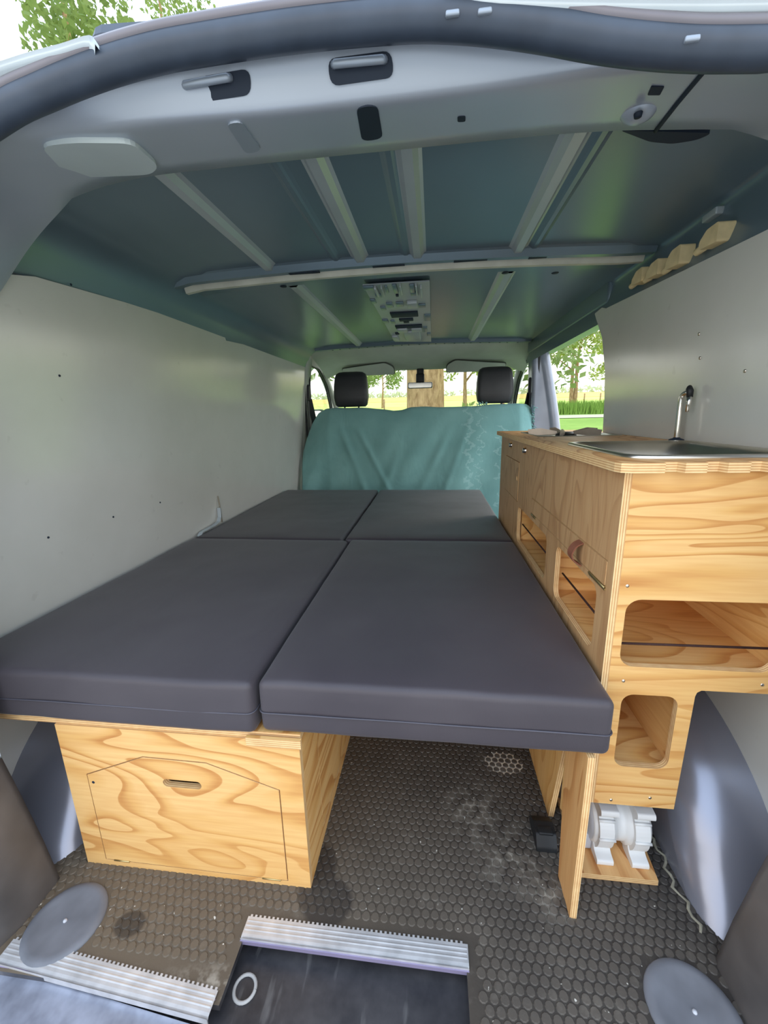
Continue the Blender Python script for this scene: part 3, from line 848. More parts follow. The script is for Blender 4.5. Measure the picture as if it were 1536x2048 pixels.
# ================================================================== THINGS
# ---- bed: four cushions, board, box, leg boards
def cushion(x0, x1, y0, y1, z0, z1, label, seed, cut=False):
    R = .014
    def ax(a, b, step):
        k = max(2, int(round((b-a-2*R)/step)))
        return [a, a+R*.3, a+R*.65]+list(np.linspace(a+R, b-R, k+1))+[b-R*.65, b-R*.3, b]
    X, Y, Z = ax(x0, x1, .03), ax(y0, y1, .03), ax(z0, z1, .02)
    def rnd(p):
        c = Vector((min(max(p[0], x0+R), x1-R), min(max(p[1], y0+R), y1-R), min(max(p[2], z0+R), z1-R)))
        d = Vector(p)-c
        q = c+d.normalized()*R if d.length > 1e-9 and sum(1 for k in d if abs(k) > 1e-9) > 1 else Vector(p)
        w = Vector((q.x, q.y, q.z))
        n1 = noise.noise(w*4+Vector((seed*7, 0, 0))); n2 = noise.noise(w*13+Vector((0, seed*5, 0)))
        ex = min(w.x-x0, x1-w.x)/.05; ey = min(w.y-y0, y1-w.y)/.05; inn = min(1, ex)*min(1, ey)
        if q.z > (z0+z1)/2: q.z += (.0035*n1+.0012*n2)*inn*1.2 + .003*min(1, inn)-.002*(1-min(1, inn))*abs(n1)
        side = (.0025*n1+.002*n2)
        if abs(q.y-y0) < R: q.y += side+.0025*math.sin((w.z-z0)/(z1-z0)*PI)*-1*0
        if abs(q.x-x1) < R: q.x = min(q.x, x1)-abs(side)*.6
        if abs(q.x-x0) < R: q.x = max(q.x, x0)+abs(side)*.6
        return tuple(q)
    m = MB()
    m.grid([[rnd((x, y, z1)) for x in X] for y in Y]); m.grid([[rnd((x, y, z0)) for x in X] for y in Y])
    for y in (y0, y1): m.grid([[rnd((x, y, z)) for x in X] for z in Z])
    for x in (x0, x1): m.grid([[rnd((x, y, z)) for y in Y] for z in Z])
    t = thing('mattress_cushion', label, 'cushion', ((x0+x1)/2, (y0+y1)/2, z0), 'cushions of the bed')
    m.build('cover', M_CUSH, t)
    s = MB(); zm = z0+(z1-z0)*.42; r = .004
    loop = rrect(x0-.0008, x1+.0008, y0-.0012, y1+.0008, R, 5)
    dense = []
    for i, a in enumerate(loop):
        b = loop[(i+1) % len(loop)]; k = max(1, int(math.dist(a, b)/.04))
        dense += [(a[0]+(b[0]-a[0])*j/k, a[1]+(b[1]-a[1])*j/k) for j in range(k)]
    pts = [(p[0], p[1], zm+.003*noise.noise(Vector((p[0]*5, p[1]*5, seed)))) for p in dense]
    s.tube(pts+[pts[0]], .0014, 6, caps=False)
    s.build('seam', M_PIPE, t)
BX0, BX1, BS = -.942, .294, -.312
ZB, ZT = .362, .468
cushion(BX0, BS-.003, .590, 1.445, ZB, ZT, 'charcoal bed cushion at the left, nearest the tailgate above the drawer box', 1)
cushion(BS+.003, BX1, .598, 1.455, ZB, ZT, 'charcoal bed cushion at the right, nearest the tailgate beside the kitchen unit', 2)
cushion(BX0, BS-.030, 1.452, 2.52, ZB, ZT-.002, 'charcoal bed cushion at the left, far end below the blanket', 3)
cushion(BS-.022, BX1, 1.463, 2.52, ZB, ZT-.002, 'charcoal bed cushion at the right, far end below the blanket', 4)

EDGE_X, EDGE_Y, EDGE_Z = ply_edge('x'), ply_edge('y'), ply_edge('z')
bb = thing('bed_board', 'plywood board carrying the bed cushions on the drawer box', 'board', (-.6, 1.2, .35))
MB().plate([[(-.945, .602), (-.236, .602), (-.236, 2.5), (-.945, 2.5)]], 'z', .348, .3615).build('board', [wood('y', 2), EDGE_Z], bb)
MB().plate([[(-.236, 1.0), (.24, 1.0), (.24, 2.5), (-.236, 2.5)]], 'z', .348, .3615).build('board', [wood('y', 3), EDGE_Z], bb)
MB().plate([[(-.335, .590), (-.232, .590), (-.232, .5965), (-.335, .5965)]], 'z', .340, .358).build('end_block', [wood('x', 2), EDGE_Z], bb)

# drawer box
bx = thing('storage_box', 'plywood storage box with a chamfered front flap under the bed', 'box', (-.484, .6, 0))
FX0, FX1, FY = -.731, -.238, .598
door = [(-.686, .015), (-.284, .013), (-.283, .238), (-.425, .287), (-.555, .289), (-.686, .235)]
slotl = rrect(-.521, -.441, .222, .240, .0088)
def grow(poly, d):
    c = Vector((sum(p[0] for p in poly)/len(poly), sum(p[1] for p in poly)/len(poly)))
    out = []; k = len(poly)
    for i in range(k):
        p, q, r = (Vector(poly[j % k]) for j in (i-1, i, i+1))
        e1, e2 = (q-p).normalized(), (r-q).normalized()
        n1, n2 = Vector((e1.y, -e1.x)), Vector((e2.y, -e2.x))
        b = (n1+n2).normalized(); out.append(tuple(q+b*(d/max(.3, b.dot(n1)))))
    return out
MB().plate([[(FX0, 0), (FX1, 0), (FX1, .348), (FX0, .348)], door], 'y', FY, FY+.012).build('front_panel', [wood('x', 7), EDGE_Y], bx)
MB().plate([[(-.69, .012), (-.28, .012), (-.28, .292), (-.69, .292)], rrect(-.52, -.44, .22, .242, .009)], 'y', FY+.013, FY+.016).build('gap_shade_frame', M_GAP, bx)
dr = MB().plate([grow(door, -.0022), slotl], 'y', FY-.0005, FY+.0125).build('flap', [wood('x', 7), EDGE_Y], bx)
for x0, x1, z in ((-.338, -.299, .0145), (-.665, -.63, .017)):
    MB().tube([(x0, FY-.001, z), (x1, FY-.001, z)], .0017, 8).build('hinge', M_BRASS, dr)
for x, z in ((-.674, .216),): MB().lathe([(0, -.001), (.003, -.0008), (.0035, 0)], (x, FY, z), 'y', 12).build('screw', M_DARK, dr)
MB().plate([[(FY+.012, 0), (1.95, 0), (1.95, .348), (FY+.012, .348)], [(.70, .03), (1.6, .03), (1.6, .30), (.70, .30)]], 'x', FX1-.012, FX1).build('side_panel', [wood('y', 4, 0), EDGE_X], bx)
MB().plate([[(.7025, .0325), (1.5975, .0325), (1.5975, .2975), (.7025, .2975)]], 'x', FX1-.012, FX1-.0005).build('side_flap', [wood('y', 4, 0), EDGE_X], bx)
MB().plate([[(FY+.012, 0), (1.95, 0), (1.95, .348), (FY+.012, .348)]], 'x', FX0, FX0+.012).build('side_panel', [wood('y', 5), EDGE_X], bx)
MB().plate([[(FX0, 0), (FX1, 0), (FX1, .348), (FX0, .348)]], 'y', 1.95, 1.962).build('back_panel', [wood('x', 6), EDGE_Y], bx)
MB().plate([[(FX0+.012, FY+.017), (FX1-.012, FY+.017), (FX1-.012, 1.95), (FX0+.012, 1.95)]], 'z', .002, .01).build('bottom', wood('y', 6), bx)

lb = thing('leg_board', 'upright plywood leg board under the front right bed corner', 'board', (.265, .64, 0))
MB().plate([[(.600, 0), (.672, 0), (.700, .34), (.700, .3615), (.597, .3615), (.597, .30)]], 'x', .258, .27).build('panel', [wood('z', 8, 1), EDGE_X], lb)
lb2 = thing('bed_support', 'long plywood support board on the floor under the right of the bed', 'board', (.265, 1.2, 0))
MB().plate([[(.80, 0), (1.95, 0), (1.95, .347), (.735, .347), (.735, .30)]], 'x', .272, .284).build('panel', [wood('z', 9, 0), EDGE_X], lb2)
MB().plate([[(.705, .12), (.735, .10), (.735, .347), (.705, .347)]], 'x', .272, .284).build('cleat', [wood('z', 3, 0), EDGE_X], lb2)
blk = thing('rubber_block', 'small black rubber wedge on the floor beside the leg board', 'block', (.25, .74, 0))
MB().plate([rpoly([(.715, 0), (.785, 0), (.785, .018), (.76, .034), (.73, .034), (.715, .012)], .004)], 'x', .226, .268).build('body', M_BLACK, blk)
MB().box(.232, .262, .728, .745, .03, .037, bev=.002).build('grip_rib', M_BLACK, blk)

# ---- kitchen unit
KX, KY0, KY1, KZB, KZT = .300, .677, 1.86, .44, .826
k = thing('kitchen_unit', 'pine plywood kitchen unit along the right wall', 'cabinet', (.5, 1.2, .185))
op1, op2 = rrect(1.073, 1.452, .477, .600, .022), rrect(.734, .987, .477, .606, .022)
flap = [(.703, .620), (1.262, .620), (1.262, .668), (.703, .668)]
cup = [(1.275, .585), (1.735, .585), (1.735, .752), (1.275, .752)]
kn = [rrect(1.375, 1.415, .785, .812, .006), rrect(1.622, 1.66, .785, .812, .006)]
MB().plate([[(KY0, .185), (KY1, .185), (KY1, KZT), (KY0, KZT)], op1, op2, flap, kn[0], kn[1], [(1.465, .61), (1.735, .61), (1.735, .752), (1.465, .752)]], 'x', KX, KX+.012).build('front_panel', [wood('z', 11, 2), EDGE_X], k)  # same ply as the end panel, coloured darker for its shaded side
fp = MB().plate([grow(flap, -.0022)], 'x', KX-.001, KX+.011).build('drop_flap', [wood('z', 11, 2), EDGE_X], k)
MB().plate([[(.69, .61), (1.275, .61), (1.275, .68), (.69, .68)]], 'x', KX+.0125, KX+.015).build('flap_gap_shade', M_GAP, k)
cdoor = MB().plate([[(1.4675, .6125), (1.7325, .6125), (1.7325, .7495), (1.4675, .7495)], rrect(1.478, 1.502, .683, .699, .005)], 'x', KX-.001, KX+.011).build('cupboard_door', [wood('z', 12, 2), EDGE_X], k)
MB().plate([[(1.455, .60), (1.745, .60), (1.745, .76), (1.455, .76)]], 'x', KX+.02, KX+.022).build('door_gap_shade', M_GAP, k)
for a, b in ((.70, .775), (1.20, 1.25)):
    m = MB(); m.box(KX-.0022, KX+.001, a, b, .6145, .6215)
    n = 7
    h = m.build('hinge', M_BRASS, fp)
    m2 = MB()
    m2.tube([(KX-.002, a, .6195), (KX-.002, b, .6195)], .0016, 8)
    m2.build('hinge_barrel', M_BRASS, fp)
ls = [(KX-.002, .826, .664), (KX-.014, .8255, .657), (KX-.022, .825, .642), (KX-.018, .825, .628), (KX-.003, .825, .617)]
MB().ribbon(smooth(ls, 5), (0, .026, 0), .0025).build('leather_pull', M_LEATHER, fp)
for yy in (1.395, 1.641):
    MB().lathe([(0, -.012), (.008, -.011), (.009, .006)], (KX+.004, yy, .7985), 'x', 18).build('hob_knob', M_CHROME, k)
    MB().plate([rrect(yy-.022, yy+.022, .783, .814, .006)], 'x', KX+.0125, KX+.014).build('knob_plate', M_STEEL, k)
# end panel: broad top, narrow leg, two rounded openings
KR = .628
endl = [(KX+.012, .185), (.455, .185)]+[(.4575+0*a, .43) for a in (0,)]+[(.4595, .438), (.466, .4425), (KR, .4425), (KR, KZT), (KX+.012, KZT)]
eo1, eo2 = rrect(.326, .573, .483, .610, .024), rrect(.338, .432, .273, .4275, .02)
ep = MB().plate([endl, eo1, eo2], 'y', KY0, KY0+.012).build('end_panel', [wood('x', 13, 0, 1.5), EDGE_Y], k)
for px, py in ((1247, 1362), (1525, 1370), (1222, 1600), (1255, 1172), (1300, 1596)):
    p = at(px, py, y=KY0); MB().lathe([(0, -.0008), (.0025, -.0006), (.003, 0)], (p.x, KY0, p.z), 'y', 10).build('screw', M_STEEL, ep)
# ply edge of the front panel standing proud at the corner comes from the panel itself; carcass inside:
MB().plate([[(KX+.012, KY0+.012), (KR, KY0+.012), (KR, KY1), (KX+.012, KY1)]], 'z', .462, .474).build('shelf', [wood('x', 14, 0), EDGE_Z], k)
MB().plate([[(KX+.012, KY0+.012), (KR, KY0+.012), (KR, KY1), (KX+.012, KY1)]], 'z', .616, .622).build('shelf', [wood('x', 15, 0), EDGE_Z], k)
MB().plate([[(KX+.016, .474), (KR, .474), (KR, .616), (KX+.016, .616)]], 'y', 1.02, 1.032).build('divider', [wood('x', 16, 0), EDGE_Y], k)
MB().plate([[(KX+.016, .474), (KR, .474), (KR, .616), (KX+.016, .616)]], 'y', 1.46, 1.472).build('divider', [wood('x', 17, 0), EDGE_Y], k)
MB().plate([[(KY0+.0125, .474), (KY1, .474), (KY1, KZT-.006), (KY0+.0125, KZT-.006)]], 'x', .618, .625, lambda x, y, z: (x-.03*(1-(y-KY0)/1.2), y, z)).build('back_panel', [wood('y', 18, 0), EDGE_X], k)
MB().plate([[(KX+.012, .474), (KR, .474), (KR, KZT), (KX+.012, KZT)]], 'y', KY1-.012, KY1).build('end_panel', [wood('z', 18, 0), EDGE_Y], k)
# lower duct
MB().plate([[(KY0+.012, .185), (1.86, .185), (1.86, .44), (KY0+.012, .44)]], 'x', .443, .455).build('duct_side', [wood('y', 19, 0), EDGE_X], k)
MB().plate([[(KX+.012, KY0+.012), (.443, KY0+.012), (.443, 1.86), (KX+.012, 1.86)]], 'z', .255, .267).build('duct_bottom', [wood('x', 20, 0), EDGE_Z], k)
MB().plate([[(KX+.012, .267), (.443, .267), (.443, .46), (KX+.012, .46)]], 'y', .95, .962).build('duct_back', [wood('z', 21, 0), EDGE_Y], k)
for a, b in (((.3215, KY0+.02, .516), (.578, KY0+.02, .5175)), ((KX+.02, 1.07, .531), (KX+.02, 1.455, .531)), ((KX+.02, .73, .531), (KX+.02, .99, .531))):
    MB().tube([a, b], .0022, 8).build('elastic_cord', M_CORD, k)

# ---- worktop with finger-notched rear edge, sink, tap, hob
WZ0, WZ1 = .827, .842
WX0, WY0 = .281, .652
pts = [(WX0, 1.885), (WX0, WY0+.02), (WX0+.004, WY0+.006), (WX0+.018, WY0)]
x = .345; up = True
while x < .60:
    d = .015
    pts += [(x, WY0), (x+.004, WY0+d), (x+.024, WY0+d), (x+.028, WY0)]
    x += .058
pts += [(.6185, WY0), (.6185, 1.61), (.655, 1.63), (.655, 1.885)]
SX0, SX1, SY0, SY1 = .333, .592, .722, 1.055
HX0, HX1, HY0, HY1 = .35, .595, 1.40, 1.70
wt_ = thing('worktop', 'plywood worktop with a notched rear edge on the kitchen unit', 'worktop', (.5, 1.2, WZ0))
MB().plate([pts, rrect(SX0, SX1, SY0, SY1, .03), rrect(HX0, HX1, HY0, HY1, .01)], 'z', WZ0, WZ1).build('board', [wood('y', 22, 1), EDGE_Z], wt_)
sk = thing('sink', 'shallow stainless steel sink let into the worktop', 'sink', ((SX0+SX1)/2, (SY0+SY1)/2, WZ1))
m = MB(); rows = []
for off, z, r in ((.012, WZ1+.0003, .04), (.0115, WZ1+.004, .04), (.009, WZ1+.0055, .038), (.003, WZ1+.0055, .034), (-.002, WZ1+.003, .032), (-.012, WZ1-.002, .03), (-.02, WZ1-.03, .05), (-.035, WZ1-.095, .06), (-.06, WZ1-.105, .06), (-.12, WZ1-.108, .02)):
    rows.append([(p[0], p[1], z) for p in rrect(SX0-off, SX1+off, SY0-off, SY1+off, r, 7)])
m.grid(rows, closed=True); m.add(rows[-1], [tuple(range(len(rows[-1])))])
m.build('bowl', M_STEEL, sk)
MB().lathe([(0, .002), (.018, .003), (.024, .001), (.026, -.001)], ((SX0+SX1)/2, (SY0+SY1)/2, WZ1-.107)).build('drain', M_CHROME, sk)
ft = thing('tap', 'slim chrome folding tap behind the sink', 'tap', (.602, 1.10, WZ1))
MB().lathe([(.017, 0), (.016, .005), (.008, .008), (.0065, .01)], (.598, 1.10, WZ1)).build('base', M_DARK, ft)
MB().tube(smooth([(.598, 1.10, WZ1+.004), (.597, 1.10, .89), (.596, 1.10, .937), (.597, 1.095, .953), (.600, 1.083, .958)], 6), .0058, 12).build('riser', M_CHROME, ft)
MB().tube([(.600, 1.085, .963), (.6005, 1.081, .967), (.601, 1.078, .962), (.601, 1.076, .947)], [.005, .0075, .0075, .0065], 12).build('joint', M_BLACK, ft)
MB().tube([(.601, 1.076, .949), (.600, 1.074, .936), (.598, 1.072, .913)], [.0062, .0055, .004], 12).build('spout', M_CHROME, ft)
hb = thing('gas_hob', 'small gas hob with upright steel pan supports in the worktop', 'hob', ((HX0+HX1)/2, (HY0+HY1)/2, WZ1))
m = MB(); rows = []
for off, z in ((.006, WZ1), (.005, WZ1+.002), (.0, WZ1+.002), (-.008, WZ1-.008), (-.02, WZ1-.01), (-.12, WZ1-.01)):
    rows.append([(p[0], p[1], z) for p in rrect(HX0-off, HX1+off, HY0-off, HY1+off, .012, 5)])
m.grid(rows, closed=True); m.add(rows[-1], [tuple(range(len(rows[-1])))])
m.build('tray', M_STEEL, hb)
hc = Vector(((HX0+HX1)/2, (HY0+HY1)/2))
MB().lathe([(0, .008), (.022, .008), (.026, .004), (.034, .002), (.036, -.01)], (hc.x, hc.y, WZ1-.001)).build('burner', M_BLACK, hb)
for a in (20, 100, 165, 245, 310):
    u = Vector((math.cos(math.radians(a)), math.sin(math.radians(a)))); v_ = Vector((-u.y, u.x))
    prof = [(.03, .0), (.125, -.006), (.13, .017), (.085, .021), (.03, .010)]
    f = lambda x, y, z, u=u, v_=v_: (hc.x+u.x*x+v_.x*y, hc.y+u.y*x+v_.y*y, WZ1+z)
    MB().plate([prof], 'y', -.001, .001, f, 0, 0).build('pan_support', M_DULL, hb)

# ---- wooden hook blocks on the right cant rail
hk = [((1418, 452), (1450, 442), (1450, 480), (1395, 485)), ((1345, 494), (1372, 488), (1372, 525), (1335, 510)),
      ((1305, 522), (1327, 516), (1327, 546), (1300, 540)), ((1272, 540), (1294, 533), (1294, 560), (1262, 556))]
hl_ = ['pine hook block on the right roof rail, nearest the tailgate', 'pine hook block on the right roof rail, second from the tailgate',
       'pine hook block on the right roof rail, third from the tailgate', 'pine hook block on the right roof rail, farthest from the tailgate']
for (tl, tr_, br, pg), lb_ in zip(hk, hl_):
    a = at(*tr_, x=.606); b = at(*br, x=.606); hh = a.z-b.z
    y0 = (a.y+b.y)/2; z0, z1 = b.z, a.z
    t = thing('hook_block', lb_, 'hook', (.62, y0, z0), 'pine hook blocks on the right roof rail')
    w = .062
    prof = rpoly([(y0, z0), (y0, z1), (y0+.04, z1-.002), (y0+w, z1-.018), (y0+w, z0+.004)], .006)
    MB().plate([prof], 'x', .592, .626).build('block', M_PINE, t)
    MB().tube([(.606, y0+w-.004, z0+.012), (.606, y0+w+.03, z0+.010), (.606, y0+w+.034, z0+.010)], [.0085, .0085, .006], 10).build('peg', M_PINE, t)

# ---- levelling board with the white clamp-like hub under the kitchen unit
rb = thing('base_board', 'small plywood board on the floor under the white plastic hub', 'board', (.385, .74, 0))
MB().plate([[(.303, .672), (.447, .672), (.462, .84), (.303, .84)]], 'z', .002, .014).build('board', [wood('y', 25, 1), EDGE_Z], rb)
wp = thing('plastic_hub', 'white ribbed plastic hub on a small board below the kitchen unit', 'plastic hub', (.385, .75, .014))
HC = Vector((.388, .755, .076)); 
def arcy(r, a0, a1, n): return [(HC.y-r*math.cos(math.radians(a0+(a1-a0)*i/n)), HC.z+r*math.sin(math.radians(a0+(a1-a0)*i/n))) for i in range(n+1)]
m = MB(); m.lathe([(.034, -.055), (.050, -.055), (.052, -.05), (.052, -.012), (.046, -.01), (.046, .01), (.052, .012), (.052, .05), (.050, .055), (.034, .055)], HC, 'x', 40)
m.build('drum', M_WHITEPL, wp)
for xo in (-.034, .034):
    o_, i_ = arcy(.060, -62, 75, 20), arcy(.050, -62, 75, 20)
    MB().plate([o_+i_[::-1]], 'x', HC.x+xo-.014, HC.x+xo+.014, None, 0, 0).build('strap', M_WHITEPL, wp)
    MB().plate([rpoly([(.690, .014), (.735, .014), (.742, .05), (.722, .046), (.708, .03), (.690, .026)], .005)], 'x', HC.x+xo-.016, HC.x+xo+.016, None, 0, 0).build('foot', M_WHITEPL, wp)
    MB().plate([rpoly([(.705, .122), (.76, .128), (.76, .142), (.712, .146), (.696, .144), (.694, .134)], .004)], 'x', HC.x+xo-.017, HC.x+xo+.017, None, 0, 0).build('hook', M_WHITEPL, wp)
    for a in (0, 35):
        yy, zz = HC.y-.061*math.cos(math.radians(a)), HC.z+.061*math.sin(math.radians(a))
        MB().tube([(HC.x+xo-.016, yy, zz), (HC.x+xo+.016, yy, zz)], .003, 8).build('bar', M_WHITEPL, wp)
MB().lathe([(.012, -.058), (.03, -.060), (.046, -.058), (.05, -.05)], HC, 'x', 30).build('side_disc', M_FROST, wp)
MB().box(.306, .338, .72, .84, .016, .055, bev=.004).build('channel', M_FROST, wp)

# ---- bent metal bracket between bed and left wall
br_ = thing('wall_bracket', 'bent pale metal bracket standing between bed and left wall', 'bracket', (-.935, 1.58, .47))
MB().ribbon([(-.937, 1.48, .462), (-.937, 1.50, .474), (-.937, 1.60, .476), (-.937, 1.64, .482), (-.937, 1.655, .50), (-.938, 1.658, .54)], (.016, 0, 0), .003).build('plate', M_BODYLIGHT, br_)
MB().ribbon([(-.936, 1.668, .472), (-.937, 1.668, .53), (-.938, 1.662, .592)], (.006, 0, 0), .002).build('spike', M_STEEL, br_)

# ---- seats, blanket, belts
def seat(x0, x1, label, heads, name):
    t = thing(name, label, 'seat', ((x0+x1)/2, 2.95, 0))
    MB().box(x0+.02, x1-.02, 2.88, 3.02, .25, .955, bev=.05).build('backrest', M_SEAT, t)
    MB().box(x0, x1, 2.95, 3.45, .12, .42, bev=.05).build('seat_cushion', M_SEAT, t)
    for hx, tilt in heads:
        m = MB(); rows = []
        for z, hw, hd, yo in ((.985, .098, .03, 0), (1.0, .112, .045, 0), (1.05, .121, .052, .0), (1.12, .119, .052, .005), (1.18, .112, .048, .01), (1.205, .104, .04, .012), (1.218, .085, .025, .014), (1.222, .05, .012, .015)):
            rows.append([(p[0], p[1], z-.008*tilt*0) for p in rrect(hx-hw, hx+hw, 2.93+yo-hd, 2.93+yo+hd, min(hd*.7, .03), 5)])
        m.grid(rows, closed=True); m.add(rows[-1], [tuple(range(len(rows[-1])))]); m.add(rows[0], [tuple(range(len(rows[0])))])
        m.build('headrest', M_SEAT, t)
        for dx in (-.05, .05): MB().tube([(hx+dx, 2.93, .92), (hx+dx, 2.93, 1.0)], .006, 8).build('headrest_stem', M_STEEL, t)
seat(-.80, -.33, 'charcoal single cab seat at the left with a tall headrest', [(-.572, 0)], 'driver_seat')
seat(-.24, .61, 'charcoal double cab seat at the right with a tall headrest', [(.41, 1)], 'bench_seat')

bl_top = [(-.93, .60), (-.915, .70), (-.89, .78), (-.85, .87), (-.80, .945), (-.74, .978), (-.66, .982), (-.55, .978), (-.45, .975), (-.36, .966), (-.27, .952), (-.21, .955), (-.15, .972), (-.08, .974), (.05, .968), (.2, .968), (.3, .972), (.42, .978), (.55, .98), (.61, .972), (.645, .945), (.655, .90)]
def ztop(x):
    for (a, za), (b, zb) in zip(bl_top, bl_top[1:]):
        if a <= x <= b: return za+(zb-za)*(x-a)/(b-a)
    return bl_top[-1][1]
U = np.linspace(-.915, .652, 120)
rows = []
def fold(x, t):
    f = .016*math.sin(12*(x+.42*t)+1.5*noise.noise(Vector((x*2, t*2, 3))))*min(1, t*2.2)*(.5+.8*noise.noise(Vector((x*2.2+5, t*.8, 1))))
    f += .02*noise.noise(Vector((x*6+t*3.2, t*2.5, 9)))*min(1, t*3)
    for cx, cs, am, wd in ((-.62, .30, .030, .022), (-.50, .42, .022, .02), (-.2, -.28, .02, .03), (.10, -.38, .024, .03), (.22, -.30, .018, .02)):
        d = x-(cx+cs*(t-.2)); f -= .75*am*(.6+.9*noise.noise(Vector((x*4, t*4, cx))))*math.exp(-(d/wd)**2)*max(0, math.sin(min(1, max(0, (t-.12)/.85))*PI))
    return f
for s_ in np.linspace(-.22, 1, 64):
    r = []
    for x in U:
        zt = ztop(x)
        if s_ < 0:    # laid over the seat tops, forwards
            yy = 2.86-s_*.9; zz = zt-.09*(s_/-.22)**2
        else:
            t = s_; zz = zt-(zt-.15)*t
            yy = 2.86-.055*math.sin(min(1, t*3.5)*PI/2)-.03*t+fold(x, t)
            if x < -.72: yy += (x+.72)**2*2.2*-1+ (abs(x+.72)*.35)*(1-t*.4)
            if x > .57: yy += (x-.57)*.5
        shr = 0
        if x < -.7: shr = max(0, s_)*.08*((-.7-x)/.2)*(1 if s_ > .4 else 0)*0
        r.append((x+shr, yy, zz+.004*noise.noise(Vector((x*9, s_*3, 2)))))
    rows.append(r)
bk = thing('blanket', 'teal woven blanket hung over the cab seats', 'blanket', (-.1, 2.8, .4))
MB().grid(rows).build('cloth', M_BLANKET, bk)
fr = MB()
def tuft(p, d, n=4, ln=.04):
    for i in range(n):
        q = p+Vector((random.uniform(-.008, .008), 0, random.uniform(-.008, .008)))
        e = q+(d+Vector((random.uniform(-.5, .5), random.uniform(-.3, .1), random.uniform(-.6, .4))))*ln*random.uniform(.5, 1)
        fr.tube([q, q.lerp(e, .5)+Vector((0, -.003, .003)), e], [.003, .0028, .0012], 5)
for i in range(26): tuft(Vector((.655, 2.87, .955-i*.014)), Vector((.5, -.1, -.3)), 3, .03)
for i in range(5): tuft(Vector((.30+i*.012, 2.845, .978)), Vector((-.4, -.2, .5)), 3, .04)
for i in range(14): tuft(Vector((-.905, 2.88, .62-i*.016)), Vector((-.1, -.2, -1)), 2, .05)
tag(fr.build('fringe', M_BLANKET, bk), kind='stuff')

def belt(sg, label):
    x = -.90 if sg < 0 else .655
    t = thing('seat_belt', label, 'seat belt', (x, 2.97, .5), 'seat belts on the door posts')
    MB().box(x-.02, x+.02, 2.945, 2.985, 1.03, 1.15, bev=.015).build('guide', M_BLACK, t)
    MB().ribbon([(x-sg*.01, 2.96, 1.05), (x-sg*.012, 2.96, .8), (x-sg*.012, 2.965, .45)], (.004, .046, 0), .002).build('webbing', M_BLACK, t)
    MB().ribbon([(x-sg*.012, 2.965, 1.05), (x-sg*.04, 2.99, .85), (x-sg*.07, 3.05, .6)], (.03, .03, 0), .002).build('webbing', M_BLACK, t)
belt(-1, 'black seat belt hanging at the left door post'); belt(1, 'black seat belt hanging at the right door post')

# ---- visors and mirror
for x0, x1, sg, lb_ in ((-.70, -.30, 1, 'light grey sun visor at the left of the headliner'), (.10, .53, -1, 'light grey sun visor at the right of the headliner')):
    t = thing('sun_visor', lb_, 'sun visor', ((x0+x1)/2, 3.28, 1.27), 'sun visors')
    pr = [(x0, 0), (x1, 0), (x1, .05), (x1-.06, .082), (x0+.14, .064), (x0, .05)] if sg > 0 else [(x0, 0), (x1, 0), (x1, .05), (x1-.14, .06), (x0+.06, .082), (x0, .05)]
    f = lambda x, y, z: (x, 3.32-y-z*1.25, 1.230+z*.9)
    MB().plate([rpoly(pr, .02)], 'y', 0, .016, f, 0, 0).build('flap', M_CAB, t)
    f2 = lambda x, y, z: (x, 3.325-y-z*1.25, 1.234+z*.9)
    MB().plate([rpoly([(p[0]+(-.005 if p[0] < (x0+x1)/2 else .005), p[1]+(.007 if p[1] > .02 else -.004)) for p in pr], .02)], 'y', 0, .004, f2, 0, 0).build('recess', plain('visor_recess', rgb(96, 100, 92), .9), t)
rm = thing('rear_view_mirror', 'grey rear-view mirror hanging at the windscreen', 'mirror', (-.1, 3.36, 1.15))
MB().box(-.20, -.006, 3.335, 3.37, 1.122, 1.168, bev=.012).build('housing', plain('mirror_housing', rgb(150, 150, 148), .4), rm)
MB().box(-.135, -.07, 3.345, 3.40, 1.165, 1.235, bev=.01).build('stem', M_BLACK, rm)
MB().box(-.13, -.075, 3.37, 3.42, 1.23, 1.272, bev=.006).build('foot', M_BLACK, rm)
MB().plate([rrect(-.192, -.014, 1.128, 1.162, .01)], 'y', 3.3335, 3.3348).build('mirror_glass', plain('tinted_mirror', rgb(150, 152, 148), .1, 1), rm)
dm = thing('door_mirror', 'dark door mirror outside the left window', 'mirror', (-1.05, 3.75, .86))
MB().box(-1.14, -.99, 3.72, 3.80, .80, .99, bev=.03).build('housing', M_BLACK, dm)
MB().plate([rrect(-1.125, -1.005, .815, .975, .02)], 'y', 3.717, 3.719).build('mirror_glass', M_CHROME, dm)
MB().box(-.995, -.93, 3.74, 3.80, .83, .87, bev=.01).build('arm', M_BLACK, dm)

# ================================================================== OUTSIDE
TILT = math.tan(math.radians(2.5))
def gz(y): return -.62+(y-2)*TILT
def ground(name, x0, x1, y0, y1, dz, mat, nx=2, ny=2):
    g = MB().grid([[(x, y, gz(y)+dz) for x in np.linspace(x0, x1, nx)] for y in np.linspace(y0, y1, ny)], sm=False)
    return struct(g.build(name, mat))
ground('ground', -700, 700, -120, 900, 0, M_LAWN)
ground('bounce_yard', -40, 40, -60, 3.2, .02, grass_mat('bounce_yard_gravel', rgb(176, 174, 170), rgb(200, 198, 192), .8, 14))  # unseen gravel added to bounce neutral light onto the ceiling
ground('path', -60, 60, 27.5, 31, .03, M_TRACK)
ground('meadow', -300, 300, 44, 120, .05, M_MEADOW)
ground('field', -600, 600, 120, 880, .09, M_FIELD)

